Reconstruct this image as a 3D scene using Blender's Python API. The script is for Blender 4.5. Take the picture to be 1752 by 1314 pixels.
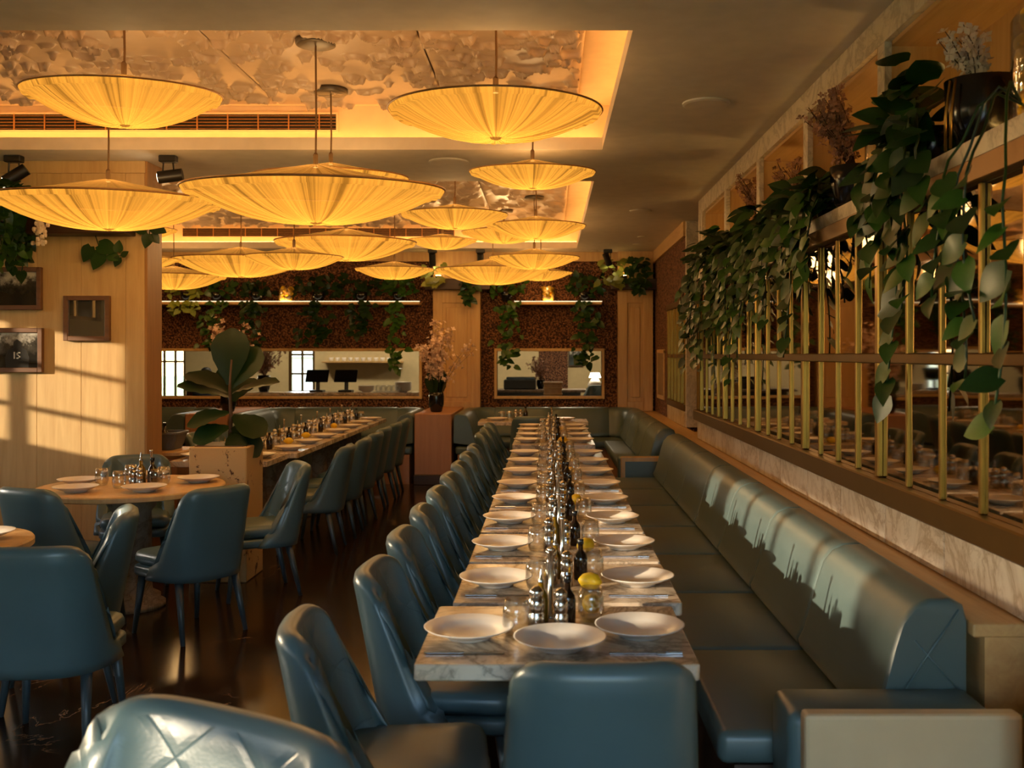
import bpy, bmesh, math, random
from mathutils import Vector, Matrix
R = random.Random(7)
PI = math.pi
for o in list(bpy.data.objects): bpy.data.objects.remove(o)
sc = bpy.context.scene
COL = sc.collection

# ------------------------------------------------------------------ camera
EYE = 1.58
FPX = 35.0/36.0*1752
cam_d = bpy.data.cameras.new('camera'); cam = bpy.data.objects.new('camera', cam_d); COL.objects.link(cam)
cam.location = (0, 0, EYE); cam.rotation_euler = (PI/2, 0, 0)
cam_d.lens = 35; cam_d.sensor_width = 36
cam_d.shift_x = -64/1752; cam_d.shift_y = -50/1752
cam_d.dof.use_dof = True; cam_d.dof.focus_distance = 5.6; cam_d.dof.aperture_fstop = 4.0
cam_d.clip_end = 300
sc.camera = cam
def P(px, py, Y):
    return Vector(((px-940)/FPX*Y, Y, EYE-(py-607)/FPX*Y))

# ------------------------------------------------------------------ world, sun, exposure
SUN_DIR = Vector((1.0, 0.5, -0.2)).normalized()
w = bpy.data.worlds.new('world'); sc.world = w; w.use_nodes = True
nt = w.node_tree; nt.nodes.clear()
sky = nt.nodes.new('ShaderNodeTexSky'); sky.sky_type = 'NISHITA'; sky.sun_disc = False
sky.sun_elevation = math.radians(14); sky.sun_rotation = math.radians(-63); sky.air_density = 1.0; sky.dust_density = 2.6; sky.ozone_density = 2.0
bg = nt.nodes.new('ShaderNodeBackground'); bg.inputs[1].default_value = 1.9
wo = nt.nodes.new('ShaderNodeOutputWorld')
nt.links.new(sky.outputs[0], bg.inputs[0]); nt.links.new(bg.outputs[0], wo.inputs[0])
sd = bpy.data.lights.new('sun', 'SUN'); sun = bpy.data.objects.new('sun', sd); COL.objects.link(sun)
sd.energy = 5.2; sd.angle = math.radians(0.55); sd.color = (1.0, 0.80, 0.55)
sun.rotation_euler = SUN_DIR.to_track_quat('-Z', 'Y').to_euler(); sun.location = (-20, -8, 8)
def portal(loc, rot, sx, sy):
    d = bpy.data.lights.new('window_portal', 'AREA'); d.shape = 'RECTANGLE'; d.size = sx; d.size_y = sy
    d.cycles.is_portal = True
    o = bpy.data.objects.new('window_portal', d); COL.objects.link(o); o.location = loc; o.rotation_euler = rot
vs = sc.view_settings
vs.view_transform = 'Standard'; vs.look = 'None'; vs.gamma = 1.0; vs.use_curve_mapping = False
vs.exposure = 0.68
cy = sc.cycles
cy.max_bounces = 9; cy.diffuse_bounces = 4; cy.glossy_bounces = 4; cy.transmission_bounces = 6; cy.transparent_max_bounces = 16
cy.caustics_reflective = False; cy.caustics_refractive = False
cy.sample_clamp_indirect = 4.0

# ------------------------------------------------------------------ node material helpers
def srgb(r, g, b):
    f = lambda c: (c/12.92 if c <= 0.04045 else ((c+0.055)/1.055)**2.4)
    return (f(r/255), f(g/255), f(b/255), 1)
class NM:
    def __init__(s, name):
        s.m = bpy.data.materials.new(name); s.m.use_nodes = True
        s.t = s.m.node_tree; s.p = s.t.nodes['Principled BSDF']; s.out = s.t.nodes['Material Output']
    def n(s, typ, **kw):
        x = s.t.nodes.new(typ)
        for k, v in kw.items(): setattr(x, k, v)
        return x
    def l(s, a, b): s.t.links.new(a, b)
    def set(s, **kw):
        for k, v in kw.items():
            s.p.inputs[{'col': 'Base Color', 'rough': 'Roughness', 'metal': 'Metallic', 'spec': 'Specular IOR Level', 'coat': 'Coat Weight', 'coatr': 'Coat Roughness', 'sheen': 'Sheen Weight', 'trans': 'Transmission Weight'}[k]].default_value = v
        return s
    def coord(s, which='Object', scale=(1, 1, 1), loc=(0, 0, 0), rot=(0, 0, 0)):
        tc = s.n('ShaderNodeTexCoord'); mp = s.n('ShaderNodeMapping')
        mp.inputs['Scale'].default_value = scale; mp.inputs['Location'].default_value = loc; mp.inputs['Rotation'].default_value = rot
        s.l(tc.outputs[which], mp.inputs[0]); return mp.outputs[0]
    def noise(s, vec, scale, detail=3, rough=.5, dist=0):
        x = s.n('ShaderNodeTexNoise'); x.inputs['Scale'].default_value = scale; x.inputs['Detail'].default_value = detail
        x.inputs['Roughness'].default_value = rough; x.inputs['Distortion'].default_value = dist
        if vec is not None: s.l(vec, x.inputs['Vector'])
        return x.outputs[0]
    def ramp(s, fac, stops, interp='LINEAR'):
        x = s.n('ShaderNodeValToRGB'); cr = x.color_ramp; cr.interpolation = interp
        while len(cr.elements) > len(stops): cr.elements.remove(cr.elements[-1])
        while len(cr.elements) < len(stops): cr.elements.new(1)
        for e, (p, c) in zip(cr.elements, stops):
            e.position = p; e.color = c if len(c) == 4 else (*c, 1)
        s.l(fac, x.inputs[0]); return x.outputs[0]
    def math(s, op, a, b=None):
        x = s.n('ShaderNodeMath', operation=op)
        for i, v in enumerate((a, b)):
            if v is None: continue
            if isinstance(v, (int, float)): x.inputs[i].default_value = v
            else: s.l(v, x.inputs[i])
        return x.outputs[0]
    def mix(s, fac, a, b, mode='MIX'):
        x = s.n('ShaderNodeMix', data_type='RGBA', blend_type=mode)
        if isinstance(fac, (int, float)): x.inputs[0].default_value = fac
        else: s.l(fac, x.inputs[0])
        for i, v in ((6, a), (7, b)):
            if isinstance(v, tuple): x.inputs[i].default_value = v if len(v) == 4 else (*v, 1)
            else: s.l(v, x.inputs[i])
        return x.outputs[2]
    def bump(s, h, strength=.3, dist=.01):
        x = s.n('ShaderNodeBump'); x.inputs['Strength'].default_value = strength; x.inputs['Distance'].default_value = dist
        s.l(h, x.inputs['Height']); s.l(x.outputs[0], s.p.inputs['Normal']); return x
    def col(s, o): s.l(o, s.p.inputs['Base Color'])
M = {}
def plain(name, c, rough=.5, metal=0, **kw):
    m = NM(name); m.set(col=c, rough=rough, metal=metal, **kw)
    v = m.coord('Object'); nz = m.noise(v, 9, 3)
    m.col(m.mix(nz, tuple(x*.86 for x in c[:3]), tuple(min(1, x*1.1) for x in c[:3])))
    M[name] = m.m; return m
def wood(name, c1, c2, rough=.42, axis=2, scale=1.0, coat=0.0):
    m = NM(name); sc_ = [9*scale, 9*scale, 9*scale]; sc_[axis] = .7*scale
    oi = m.n('ShaderNodeObjectInfo'); tc = m.n('ShaderNodeTexCoord'); ad = m.n('ShaderNodeVectorMath', operation='ADD')
    sv = m.n('ShaderNodeVectorMath', operation='SCALE'); sv.inputs[3].default_value = 13
    m.l(oi.outputs['Random'], sv.inputs[0]); m.l(tc.outputs['Object'], ad.inputs[0]); m.l(sv.outputs[0], ad.inputs[1])
    mp = m.n('ShaderNodeMapping'); mp.inputs['Scale'].default_value = sc_; m.l(ad.outputs[0], mp.inputs[0])
    a = m.noise(mp.outputs[0], 2.2, 6, .6, .6); b = m.noise(mp.outputs[0], 9, 3)
    m.col(m.mix(m.ramp(a, [(.3, c1), (.7, c2)]), m.mix(b, c1, c2), c2) if False else m.mix(m.math('MULTIPLY', b, .45), m.ramp(a, [(.3, c1), (.7, c2)]), c1))
    m.set(rough=rough, coat=coat, coatr=.15); m.bump(b, .12, .004); M[name] = m.m; return m
def marble(name, base, vein, rough=.22, scale=2.2, warm=None):
    m = NM(name)
    oi = m.n('ShaderNodeObjectInfo'); tc = m.n('ShaderNodeTexCoord'); ad = m.n('ShaderNodeVectorMath', operation='ADD')
    sv = m.n('ShaderNodeVectorMath', operation='SCALE'); sv.inputs[3].default_value = 17
    m.l(oi.outputs['Random'], sv.inputs[0]); m.l(tc.outputs['Object'], ad.inputs[0]); m.l(sv.outputs[0], ad.inputs[1])
    v = ad.outputs[0]
    n1 = m.noise(v, scale, 6, .62, 1.6); n2 = m.noise(v, scale*2.4, 5, .6, .8); n3 = m.noise(v, scale*.7, 2)
    d1 = m.math('ABSOLUTE', m.math('SUBTRACT', n1, .5)); d2 = m.math('ABSOLUTE', m.math('SUBTRACT', n2, .5))
    v1 = m.ramp(d1, [(0, (1, 1, 1)), (.035, (.25, .25, .25)), (.09, (0, 0, 0))]); v2 = m.ramp(d2, [(0, (.5, .5, .5)), (.03, (0, 0, 0))])
    c = m.mix(n3, base, warm or base); c = m.mix(v1, c, vein); c = m.mix(v2, c, vein)
    m.col(c); m.set(rough=rough, spec=.5); M[name] = m.m; return m

# leather, plain and quilted
LB = srgb(81, 103, 107)
def leather(name, quilt=False, base=LB, rough=.34):
    m = NM(name); v = m.coord('Object')
    fine = m.noise(v, 160, 2); big = m.noise(v, 5, 3)
    c = m.mix(big, tuple(x*.82 for x in base[:3]), tuple(x*1.08 for x in base[:3]))
    h = m.math('MULTIPLY', fine, .12)
    if quilt:
        sx = m.n('ShaderNodeSeparateXYZ'); m.l(v, sx.inputs[0])
        dmin = None
        for sg in (1, -1):
            a = m.math('ADD', m.math('MULTIPLY', sx.outputs[0], sg/.15), m.math('MULTIPLY', sx.outputs[2], 1/.19))
            f = m.math('ABSOLUTE', m.math('SUBTRACT', m.math('FRACT', a), .5))
            dmin = f if dmin is None else m.math('MINIMUM', dmin, f)
        g = m.ramp(dmin, [(0, (0, 0, 0)), (.02, (.6, .6, .6)), (.12, (1, 1, 1))])
        h = m.math('ADD', h, m.math('MULTIPLY', g, 1.0))
    m.col(c); m.set(rough=rough, spec=.5); m.bump(h, .38 if quilt else .25, .008 if quilt else .004)
    M[name] = m.m; return m
leather('blue_leather'); leather('quilted_leather', True); leather('bench_leather', False, srgb(82, 99, 98), .36)
leather('leg_leather', False, srgb(58, 72, 78), .4)
wood('oak_wall', srgb(214, 180, 122)[:3], srgb(190, 150, 95)[:3], .5)
wood('oak', srgb(205, 168, 112)[:3], srgb(176, 134, 82)[:3], .45)
wood('oak_y', srgb(205, 168, 112)[:3], srgb(176, 134, 82)[:3], .45, axis=1)
wood('oak_trim', srgb(176, 128, 72)[:3], srgb(150, 102, 52)[:3], .45)
wood('dark_wood', srgb(70, 46, 30)[:3], srgb(48, 31, 20)[:3], .45, axis=0)
wood('frame_wood', srgb(122, 84, 52)[:3], srgb(92, 60, 36)[:3], .5, axis=0)
wood('terracotta_wood', srgb(174, 128, 94)[:3], srgb(158, 112, 80)[:3], .5)
marble('table_marble', srgb(228, 210, 186)[:3], srgb(150, 132, 112)[:3], .2, 2.6, srgb(212, 186, 154)[:3])
marble('shelf_marble', srgb(230, 220, 202)[:3], srgb(182, 168, 146)[:3], .35, 3.0, srgb(210, 194, 166)[:3])
marble('wall_marble', srgb(214, 206, 192)[:3], srgb(160, 140, 116)[:3], .3, 2.0, srgb(190, 172, 150)[:3])
marble('stone', srgb(168, 150, 128)[:3], srgb(120, 100, 82)[:3], .55, 4, srgb(150, 130, 108)[:3])
plain('ceiling_paint', srgb(214, 204, 186), .75)
plain('recess_paint', srgb(226, 206, 176), .7)
plain('plaster', srgb(186, 166, 146), .34)
plain('black_metal', srgb(22, 21, 20), .4)
plain('grey_metal', srgb(96, 90, 82), .4, .7)
plain('white_paint', srgb(214, 206, 190), .6)
plain('cream_paint', srgb(206, 186, 142), .7)
plain('beige_board', srgb(206, 184, 146), .5)
plain('ceramic', srgb(228, 220, 208), .28)
plain('chrome', srgb(190, 186, 180), .16, 1)
plain('black_gloss', srgb(14, 14, 16), .18)
plain('navy_cloth', srgb(24, 28, 52), .9)
plain('skin', srgb(170, 120, 96), .6)
plain('hair', srgb(24, 18, 15), .7)
plain('lemon_skin', srgb(238, 196, 34), .42)
plain('grass', srgb(110, 140, 62), .95)
plain('house_wall', srgb(222, 220, 212), .9)
plain('grey_plastic', srgb(74, 74, 70), .5)
plain('tub_grey', srgb(84, 84, 80), .55)
plain('cord', srgb(110, 84, 52), .7)
plain('twig', srgb(84, 62, 44), .8)
plain('blossom', srgb(226, 198, 182), .8)
plain('white_blossom', srgb(226, 208, 184), .8)
plain('dried_flower', srgb(166, 126, 104), .9)
m = plain('brass', srgb(160, 124, 58), .3, .95)
plain('bronze', srgb(110, 82, 42), .38, .9)
# antique tinted mirror
m = NM('mirror'); v = m.coord('Object'); n1 = m.noise(v, 6, 4)
m.col(m.mix(n1, (.40, .33, .25), (.30, .245, .18))); m.set(rough=.03, metal=1.0); M['mirror'] = m.m
# cork wall of small log ends
m = NM('cork'); v = m.coord('Object')
vo = m.n('ShaderNodeTexVoronoi'); vo.inputs['Scale'].default_value = 46; m.l(v, vo.inputs['Vector'])
cc = m.ramp(m.noise(vo.outputs['Position'], 40, 0), [(.3, srgb(122, 76, 50)), (.5, srgb(146, 96, 62)), (.7, srgb(166, 116, 78))])
edge = m.ramp(vo.outputs['Distance'], [(.0, (1, 1, 1)), (.42, (.85, .85, .85)), (.66, (.16, .12, .10))])
m.col(m.mix(1.0, cc, edge, 'MULTIPLY')); m.set(rough=.85); m.bump(m.math('SUBTRACT', 1, vo.outputs['Distance']), .9, .03); M['cork'] = m.m
# dark polished marble floor with fine pale veins
m = NM('floor'); v = m.coord('Object', (1, .55, 1))
n1 = m.noise(v, 1.4, 7, .62, 1.4); n2 = m.noise(v, .8, 3); n4 = m.noise(v, 2.6, 5)
d1 = m.math('ABSOLUTE', m.math('SUBTRACT', n1, .5))
vein = m.math('MULTIPLY', m.ramp(d1, [(0, (1, 1, 1)), (.006, (.2, .2, .2)), (.014, (0, 0, 0))]), m.ramp(n4, [(.52, (0, 0, 0)), (.66, (1, 1, 1))]))
c = m.mix(n2, srgb(26, 18, 12), srgb(52, 34, 20)); m.col(m.mix(vein, c, srgb(150, 120, 90))); m.set(rough=.17, spec=.45); M['floor'] = m.m
# distressed painted planter
m = NM('distressed'); v = m.coord('Object'); n1 = m.noise(v, 9, 6, .7, .5); n2 = m.noise(v, 2, 2)
c = m.mix(n2, srgb(206, 172, 118), srgb(188, 150, 96)); c = m.mix(m.ramp(n1, [(.60, (0, 0, 0)), (.64, (1, 1, 1))]), c, srgb(84, 56, 30))
m.col(c); m.set(rough=.7); m.bump(n1, .3, .01); M['distressed'] = m.m
# leaves
def leafmat(name, c1, c2, rough=.33):
    m = NM(name); oi = m.n('ShaderNodeObjectInfo'); v = m.coord('Object'); nz = m.noise(v, 8, 2)
    f = m.math('ADD', m.math('MULTIPLY', oi.outputs['Random'], .7), m.math('MULTIPLY', nz, .4))
    m.col(m.ramp(f, [(.15, c1), (.95, c2)])); m.set(rough=rough, spec=.35, trans=0)
    M[name] = m.m
leafmat('pothos', srgb(16, 42, 13), srgb(54, 92, 26), .36); leafmat('dark_leaf', srgb(14, 36, 13), srgb(38, 70, 22), .36); leafmat('fig_leaf', srgb(13, 33, 10), srgb(27, 54, 16), .42)
leafmat('lime_leaf', srgb(96, 112, 40), srgb(150, 150, 66), .5)
# glass
m = NM('thin_glass'); t = m.n('ShaderNodeBsdfTransparent'); t.inputs[0].default_value = (.96, .96, .95, 1)
g = m.n('ShaderNodeBsdfGlossy'); g.inputs['Roughness'].default_value = .03
lw = m.n('ShaderNodeLayerWeight'); lw.inputs[0].default_value = .35; mx = m.n('ShaderNodeMixShader')
m.l(m.math('ADD', m.math('MULTIPLY', lw.outputs['Facing'], .6), .10), mx.inputs[0]); m.l(t.outputs[0], mx.inputs[1]); m.l(g.outputs[0], mx.inputs[2]); m.l(mx.outputs[0], m.out.inputs[0]); M['thin_glass'] = m.m
m = NM('window_glass'); t = m.n('ShaderNodeBsdfTransparent'); g = m.n('ShaderNodeBsdfGlossy'); g.inputs['Roughness'].default_value = .01
mx = m.n('ShaderNodeMixShader'); fr = m.n('ShaderNodeFresnel'); fr.inputs[0].default_value = 1.4
m.l(fr.outputs[0], mx.inputs[0]); m.l(t.outputs[0], mx.inputs[1]); m.l(g.outputs[0], mx.inputs[2]); m.l(mx.outputs[0], m.out.inputs[0]); M['window_glass'] = m.m
m = NM('dark_glass'); m.set(col=srgb(30, 18, 10), rough=.08, coat=.5); M['dark_glass'] = m.m
m = NM('oil_glass'); m.set(col=srgb(112, 84, 16), rough=.08, coat=.5); M['oil_glass'] = m.m
def emit(name, c, s):
    m = NM(name); e = m.n('ShaderNodeEmission'); e.inputs[0].default_value = (*c, 1); e.inputs[1].default_value = s
    m.l(e.outputs[0], m.out.inputs[0]); M[name] = m.m
emit('cove_led', (1.0, .42, .09), 10.0); emit('shelf_led', (1.0, .80, .50), 1.0); emit('jar_led', (1.0, .58, .16), 14.0); emit('fill_room_light', (1.0, .82, .55), 90.0); emit('puck_led', (1.0, .58, .16), 40.0); emit('bulb_white', (1.0, .84, .58), 12.0)
# lamp fabric: gathered cloth lit from within
def shade_mat(name, col, s, tcol):
    m = NM(name); tc = m.n('ShaderNodeTexCoord'); fl = m.n('ShaderNodeVectorMath', operation='MULTIPLY'); fl.inputs[1].default_value = (1, 1, 0)
    m.l(tc.outputs['Object'], fl.inputs[0]); nn = m.n('ShaderNodeVectorMath', operation='NORMALIZE'); m.l(fl.outputs[0], nn.inputs[0])
    oi = m.n('ShaderNodeObjectInfo'); sv = m.n('ShaderNodeVectorMath', operation='SCALE'); sv.inputs[3].default_value = 5; m.l(oi.outputs['Random'], sv.inputs[0])
    ad = m.n('ShaderNodeVectorMath', operation='ADD'); m.l(nn.outputs[0], ad.inputs[0]); m.l(sv.outputs[0], ad.inputs[1])
    n1 = m.noise(ad.outputs[0], 9, 4, .7); n2 = m.noise(ad.outputs[0], 34, 2)
    f = m.math('MULTIPLY', m.ramp(n1, [(.36, (.34, .34, .34)), (.46, (.85, .85, .85)), (.6, (1, 1, 1))]), m.ramp(n2, [(.3, (.72, .72, .72)), (.6, (1, 1, 1))]))
    c = m.mix(1.0, (*col, 1), f, 'MULTIPLY')
    e = m.n('ShaderNodeEmission'); e.inputs[1].default_value = s; m.l(c, e.inputs[0])
    tr = m.n('ShaderNodeBsdfTranslucent'); m.l(m.mix(1.0, (*tcol, 1), f, 'MULTIPLY'), tr.inputs[0])
    df = m.n('ShaderNodeBsdfDiffuse'); m.l(m.mix(1.0, (*tcol, 1), f, 'MULTIPLY'), df.inputs[0])
    a1 = m.n('ShaderNodeAddShader'); mx = m.n('ShaderNodeMixShader'); mx.inputs[0].default_value = .35
    m.l(tr.outputs[0], mx.inputs[1]); m.l(df.outputs[0], mx.inputs[2]); m.l(mx.outputs[0], a1.inputs[0]); m.l(e.outputs[0], a1.inputs[1])
    tp = m.n('ShaderNodeBsdfTransparent'); tp.inputs[0].default_value = (1, .86, .62, 1); mx2 = m.n('ShaderNodeMixShader'); mx2.inputs[0].default_value = .22
    m.l(a1.outputs[0], mx2.inputs[1]); m.l(tp.outputs[0], mx2.inputs[2])
    m.l(mx2.outputs[0], m.out.inputs[0]); M[name] = m.m
shade_mat('lamp_shade', (1.0, .42, .045), .70, (.17, .085, .014)); shade_mat('lamp_dome', (.9, .36, .05), .36, (.06, .03, .008))
# black and white photo print
def photo(name, seed):
    m = NM(name); v = m.coord('Object', (1, 1, 1), (seed, 0, seed)); n1 = m.noise(v, 14, 4, .6); n2 = m.noise(v, 5, 2)
    sx = m.n('ShaderNodeSeparateXYZ'); tc = m.n('ShaderNodeTexCoord'); m.l(tc.outputs['Generated'], sx.inputs[0])
    f = m.math('ADD', m.math('MULTIPLY', n1, .7), m.math('MULTIPLY', sx.outputs[2], .55))
    m.col(m.ramp(f, [(.55, srgb(38, 36, 32)), (.72, srgb(70, 66, 58)), (.86, srgb(196, 190, 176))])); m.set(rough=.08, spec=.6); M[name] = m.m
photo('photo_a', 3.1); photo('photo_b', 8.4)
m = NM('picture_glass'); m.set(col=srgb(150, 146, 138), rough=.015, metal=.85); M['picture_glass'] = m.m

# ------------------------------------------------------------------ mesh helpers
def link(o, parent=None):
    COL.objects.link(o)
    if parent is not None: o.parent = parent
    return o
def mesh(name, verts, faces, mat, smooth=False, mats=None, fmat=None):
    me = bpy.data.meshes.new(name); me.from_pydata([tuple(v) for v in verts], [], faces)
    for mm in (mats or [mat]): me.materials.append(M[mm] if isinstance(mm, str) else mm)
    if fmat: me.polygons.foreach_set('material_index', fmat)
    if smooth: me.polygons.foreach_set('use_smooth', [True]*len(me.polygons))
    me.update(); return me
class MB:
    def __init__(s): s.v = []; s.f = []
    def add(s, v, f):
        b = len(s.v); s.v += [tuple(x) for x in v]; s.f += [tuple(i+b for i in q) for q in f]; return s
    def box(s, x0, x1, y0, y1, z0, z1):
        return s.add([(x, y, z) for x in (x0, x1) for y in (y0, y1) for z in (z0, z1)], [(0, 1, 3, 2), (4, 6, 7, 5), (0, 4, 5, 1), (2, 3, 7, 6), (0, 2, 6, 4), (1, 5, 7, 3)])
    def rbox(s, x0, x1, y0, y1, z0, z1, r=.01, seg=2):
        bm = bmesh.new(); bmesh.ops.create_cube(bm, size=1)
        for v in bm.verts: v.co = Vector(((x0+x1)/2+v.co.x*(x1-x0), (y0+y1)/2+v.co.y*(y1-y0), (z0+z1)/2+v.co.z*(z1-z0)))
        r = min(r, .49*min(x1-x0, y1-y0, z1-z0))
        bmesh.ops.bevel(bm, geom=bm.edges[:], offset=r, segments=seg, profile=.5, affect='EDGES')
        bm.verts.index_update(); s.add([v.co for v in bm.verts], [[v.index for v in f.verts] for f in bm.faces]); bm.free(); return s
    def lathe(s, prof, seg=20, c=(0, 0, 0), cap=True):
        b = []; n = len(prof)
        vs_ = [(c[0]+r*math.cos(2*PI*k/seg), c[1]+r*math.sin(2*PI*k/seg), c[2]+z) for (r, z) in prof for k in range(seg)]
        fs = [(i*seg+k, i*seg+(k+1) % seg, (i+1)*seg+(k+1) % seg, (i+1)*seg+k) for i in range(n-1) for k in range(seg)]
        if cap:
            fs.append(tuple(range(seg))[::-1]); fs.append(tuple((n-1)*seg+k for k in range(seg)))
        return s.add(vs_, fs)
    def tube(s, pts, r, seg=8, r2=None):
        pts = [Vector(p) for p in pts]; n = len(pts); V = []; up = None
        for i, p in enumerate(pts):
            d = (pts[min(i+1, n-1)]-pts[max(i-1, 0)]).normalized()
            a = d.orthogonal().normalized() if up is None else (up-d*up.dot(d)).normalized()
            up = a; b = d.cross(a); rr = r if r2 is None else r+(r2-r)*i/max(1, n-1)
            V += [p+a*rr*math.cos(2*PI*k/seg)+b*rr*math.sin(2*PI*k/seg) for k in range(seg)]
        F = [(i*seg+k, i*seg+(k+1) % seg, (i+1)*seg+(k+1) % seg, (i+1)*seg+k) for i in range(n-1) for k in range(seg)]
        F += [tuple(range(seg))[::-1], tuple((n-1)*seg+k for k in range(seg))]
        return s.add(V, F)
    def loft(s, outlines):
        n = len(outlines[0]); V = [p for o in outlines for p in o]
        F = [(i*n+k, i*n+(k+1) % n, (i+1)*n+(k+1) % n, (i+1)*n+k) for i in range(len(outlines)-1) for k in range(n)]
        F += [tuple(range(n))[::-1], tuple((len(outlines)-1)*n+k for k in range(n))]
        return s.add(V, F)
    def sphere(s, c, rx, ry, rz, seg=10, rings=7):
        prof = [(math.sin(PI*i/rings), -math.cos(PI*i/rings)) for i in range(1, rings)]
        b = MB().lathe(prof, seg); return s.add([(c[0]+x*rx, c[1]+y*ry, c[2]+z*rz) for x, y, z in b.v], b.f)
    def mesh(s, name, mat, smooth=False): return mesh(name, s.v, s.f, mat, smooth)
    def obj(s, name, mat, parent=None, smooth=False, loc=None):
        o = bpy.data.objects.new(name, s.mesh(name, mat, smooth)); link(o, parent)
        if loc is not None: o.location = loc
        return o
def smooth_angle(o, deg=40):
    o.data.polygons.foreach_set('use_smooth', [True]*len(o.data.polygons))
    bm = bmesh.new(); bm.from_mesh(o.data)
    for e in bm.edges:
        if len(e.link_faces) == 2 and e.calc_face_angle(0) > math.radians(deg): e.smooth = False
    bm.to_mesh(o.data); bm.free(); return o
def inst(name, me, parent=None, loc=(0, 0, 0), rot=(0, 0, 0), scale=(1, 1, 1)):
    o = bpy.data.objects.new(name, me); link(o, parent); o.location = loc; o.rotation_euler = rot; o.scale = scale; return o
def tag(o, label, cat, group=None, kind=None):
    o['label'] = label; o['category'] = cat
    if group: o['group'] = group
    if kind: o['kind'] = kind
    return o
def thing(name, label, cat, loc=(0, 0, 0), rotz=0, group=None):
    o = bpy.data.objects.new(name, None); link(o); o.empty_display_size = .1
    o.location = loc; o.rotation_euler = (0, 0, rotz); return tag(o, label, cat, group)
def struct(o, label=None):
    o['kind'] = 'structure'
    if label: o['label'] = label
    return o
def copy_tree(o, parent=None):
    c = o.copy(); COL.objects.link(c); c.parent = parent
    for ch in list(o.children): copy_tree(ch, c)
    return c
ORD = ['nearest', 'second', 'third', 'fourth', 'fifth', 'sixth', 'seventh', 'eighth', 'ninth', 'tenth', 'eleventh', 'twelfth', 'thirteenth', 'fourteenth']
def rrect(w_, d_, r, n=6, cx=0, cy=0, z=0):
    pts = []
    for (sx, sy, a0) in ((1, 1, 0), (-1, 1, 90), (-1, -1, 180), (1, -1, 270)):
        for k in range(n+1):
            a = math.radians(a0+90*k/n); pts.append((cx+sx*(w_/2-r)+r*math.cos(a), cy+sy*(d_/2-r)+r*math.sin(a), z))
    return pts
def slab_loft(w_, d_, z0, z1, r, e, cx=0, cy=0, dome=0):
    o = [rrect(w_-2*e, d_-2*e, max(.004, r-e), 6, cx, cy, z0), rrect(w_, d_, r, 6, cx, cy, z0+e), rrect(w_, d_, r, 6, cx, cy, z1-e),
         rrect(w_-.6*e, d_-.6*e, max(.004, r-.3*e), 6, cx, cy, z1-.35*e), rrect(w_-2*e, d_-2*e, max(.004, r-e), 6, cx, cy, z1)]
    if dome:
        for k in (.7, .4): o.append([(cx+(x-cx)*k, cy+(y-cy)*k, z1+dome*(1-k*k)) for x, y, _ in rrect(w_-2*e, d_-2*e, max(.004, r-e), 6, cx, cy, z1)])
    return o

# ================================================================== THE ROOM
CZ = 3.02; XL = -7.0; XW = 1.4; YF = 14.0; YB = -2.3
struct(MB().box(XL-.2, 1.9, YB-.2, 20.2, -.12, 0).obj('floor', 'floor'), 'dark polished floor with fine pale veins')
# ceiling slab with two rectangular recesses
REC = [(-4.7, .37, 4.42, 6.99), (-5.7, .37, 8.26, 13.45)]
mb = MB(); lip = .087
xs = (XL-.2, 1.9)
def frame_slab(mb, hole, y0, y1):
    hx0, hx1, hy0, hy1 = hole
    mb.box(xs[0], hx0, y0, y1, CZ, CZ+lip); mb.box(hx1, xs[1], y0, y1, CZ, CZ+lip)
    mb.box(hx0, hx1, y0, hy0, CZ, CZ+lip); mb.box(hx0, hx1, hy1, y1, CZ, CZ+lip)
frame_slab(mb, REC[0], YB-.2, 7.6); frame_slab(mb, REC[1], 7.6, 14.15)
ceil = struct(mb.obj('ceiling', 'ceiling_paint'), 'plain painted ceiling around two lit recesses')
CT = 3.38; PZ = 3.33
import numpy as np
def relief_panel(x0, x1, y0, y1, step, seed):
    nx = max(2, int((x1-x0)/step)); ny = max(2, int((y1-y0)/step))
    X, Y = np.meshgrid(np.linspace(x0+.004, x1-.004, nx), np.linspace(y0, y1, ny), indexing='ij')
    rs = np.random.RandomState(int(abs(x0)*100)+seed); h = np.zeros_like(X); fine = step < .02
    wr_ = .0115 if fine else .02; sx = (x1-x0)/(nx-1); sy = (y1-y0)/(ny-1)
    for q in range(int((x1-x0)*(y1-y0)/(.020 if fine else .034))):
        cx, cy = rs.uniform(x0, x1), rs.uniform(y0, y1); rad = rs.uniform(.03, .10); a0 = rs.choice([-1, 1])*PI/2+rs.uniform(-.9, .9); span = rs.uniform(.8, 2.4)
        hh = rs.uniform(.026, .052); ox, oy = cx-rad*math.cos(a0), cy-rad*math.sin(a0); m_ = 2*rad+.05
        i0, i1 = max(0, int((cx-m_-x0)/sx)), min(nx, int((cx+m_-x0)/sx)+2); j0, j1 = max(0, int((cy-m_-y0)/sy)), min(ny, int((cy+m_-y0)/sy)+2)
        if i1 <= i0 or j1 <= j0: continue
        xx = X[i0:i1, j0:j1]-ox; yy = Y[i0:i1, j0:j1]-oy; rr_ = np.hypot(xx, yy); da = np.abs((np.arctan2(yy, xx)-a0+PI) % (2*PI)-PI)
        d2 = ((rr_-rad)/wr_)**2+(np.maximum(0, da-span*.5)*rad/wr_)**2
        h[i0:i1, j0:j1] = np.maximum(h[i0:i1, j0:j1], hh*np.exp(-d2))
    Z = PZ-h; Z[0, :] = Z[-1, :] = PZ+.012; Z[:, 0] = Z[:, -1] = PZ+.012
    V = np.stack([X, Y, Z], -1).reshape(-1, 3).tolist()
    F = [(i*ny+j, i*ny+j+1, (i+1)*ny+j+1, (i+1)*ny+j) for i in range(nx-1) for j in range(ny-1)]
    return mesh('ceiling_panel', V, F, 'plaster', True)
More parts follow.
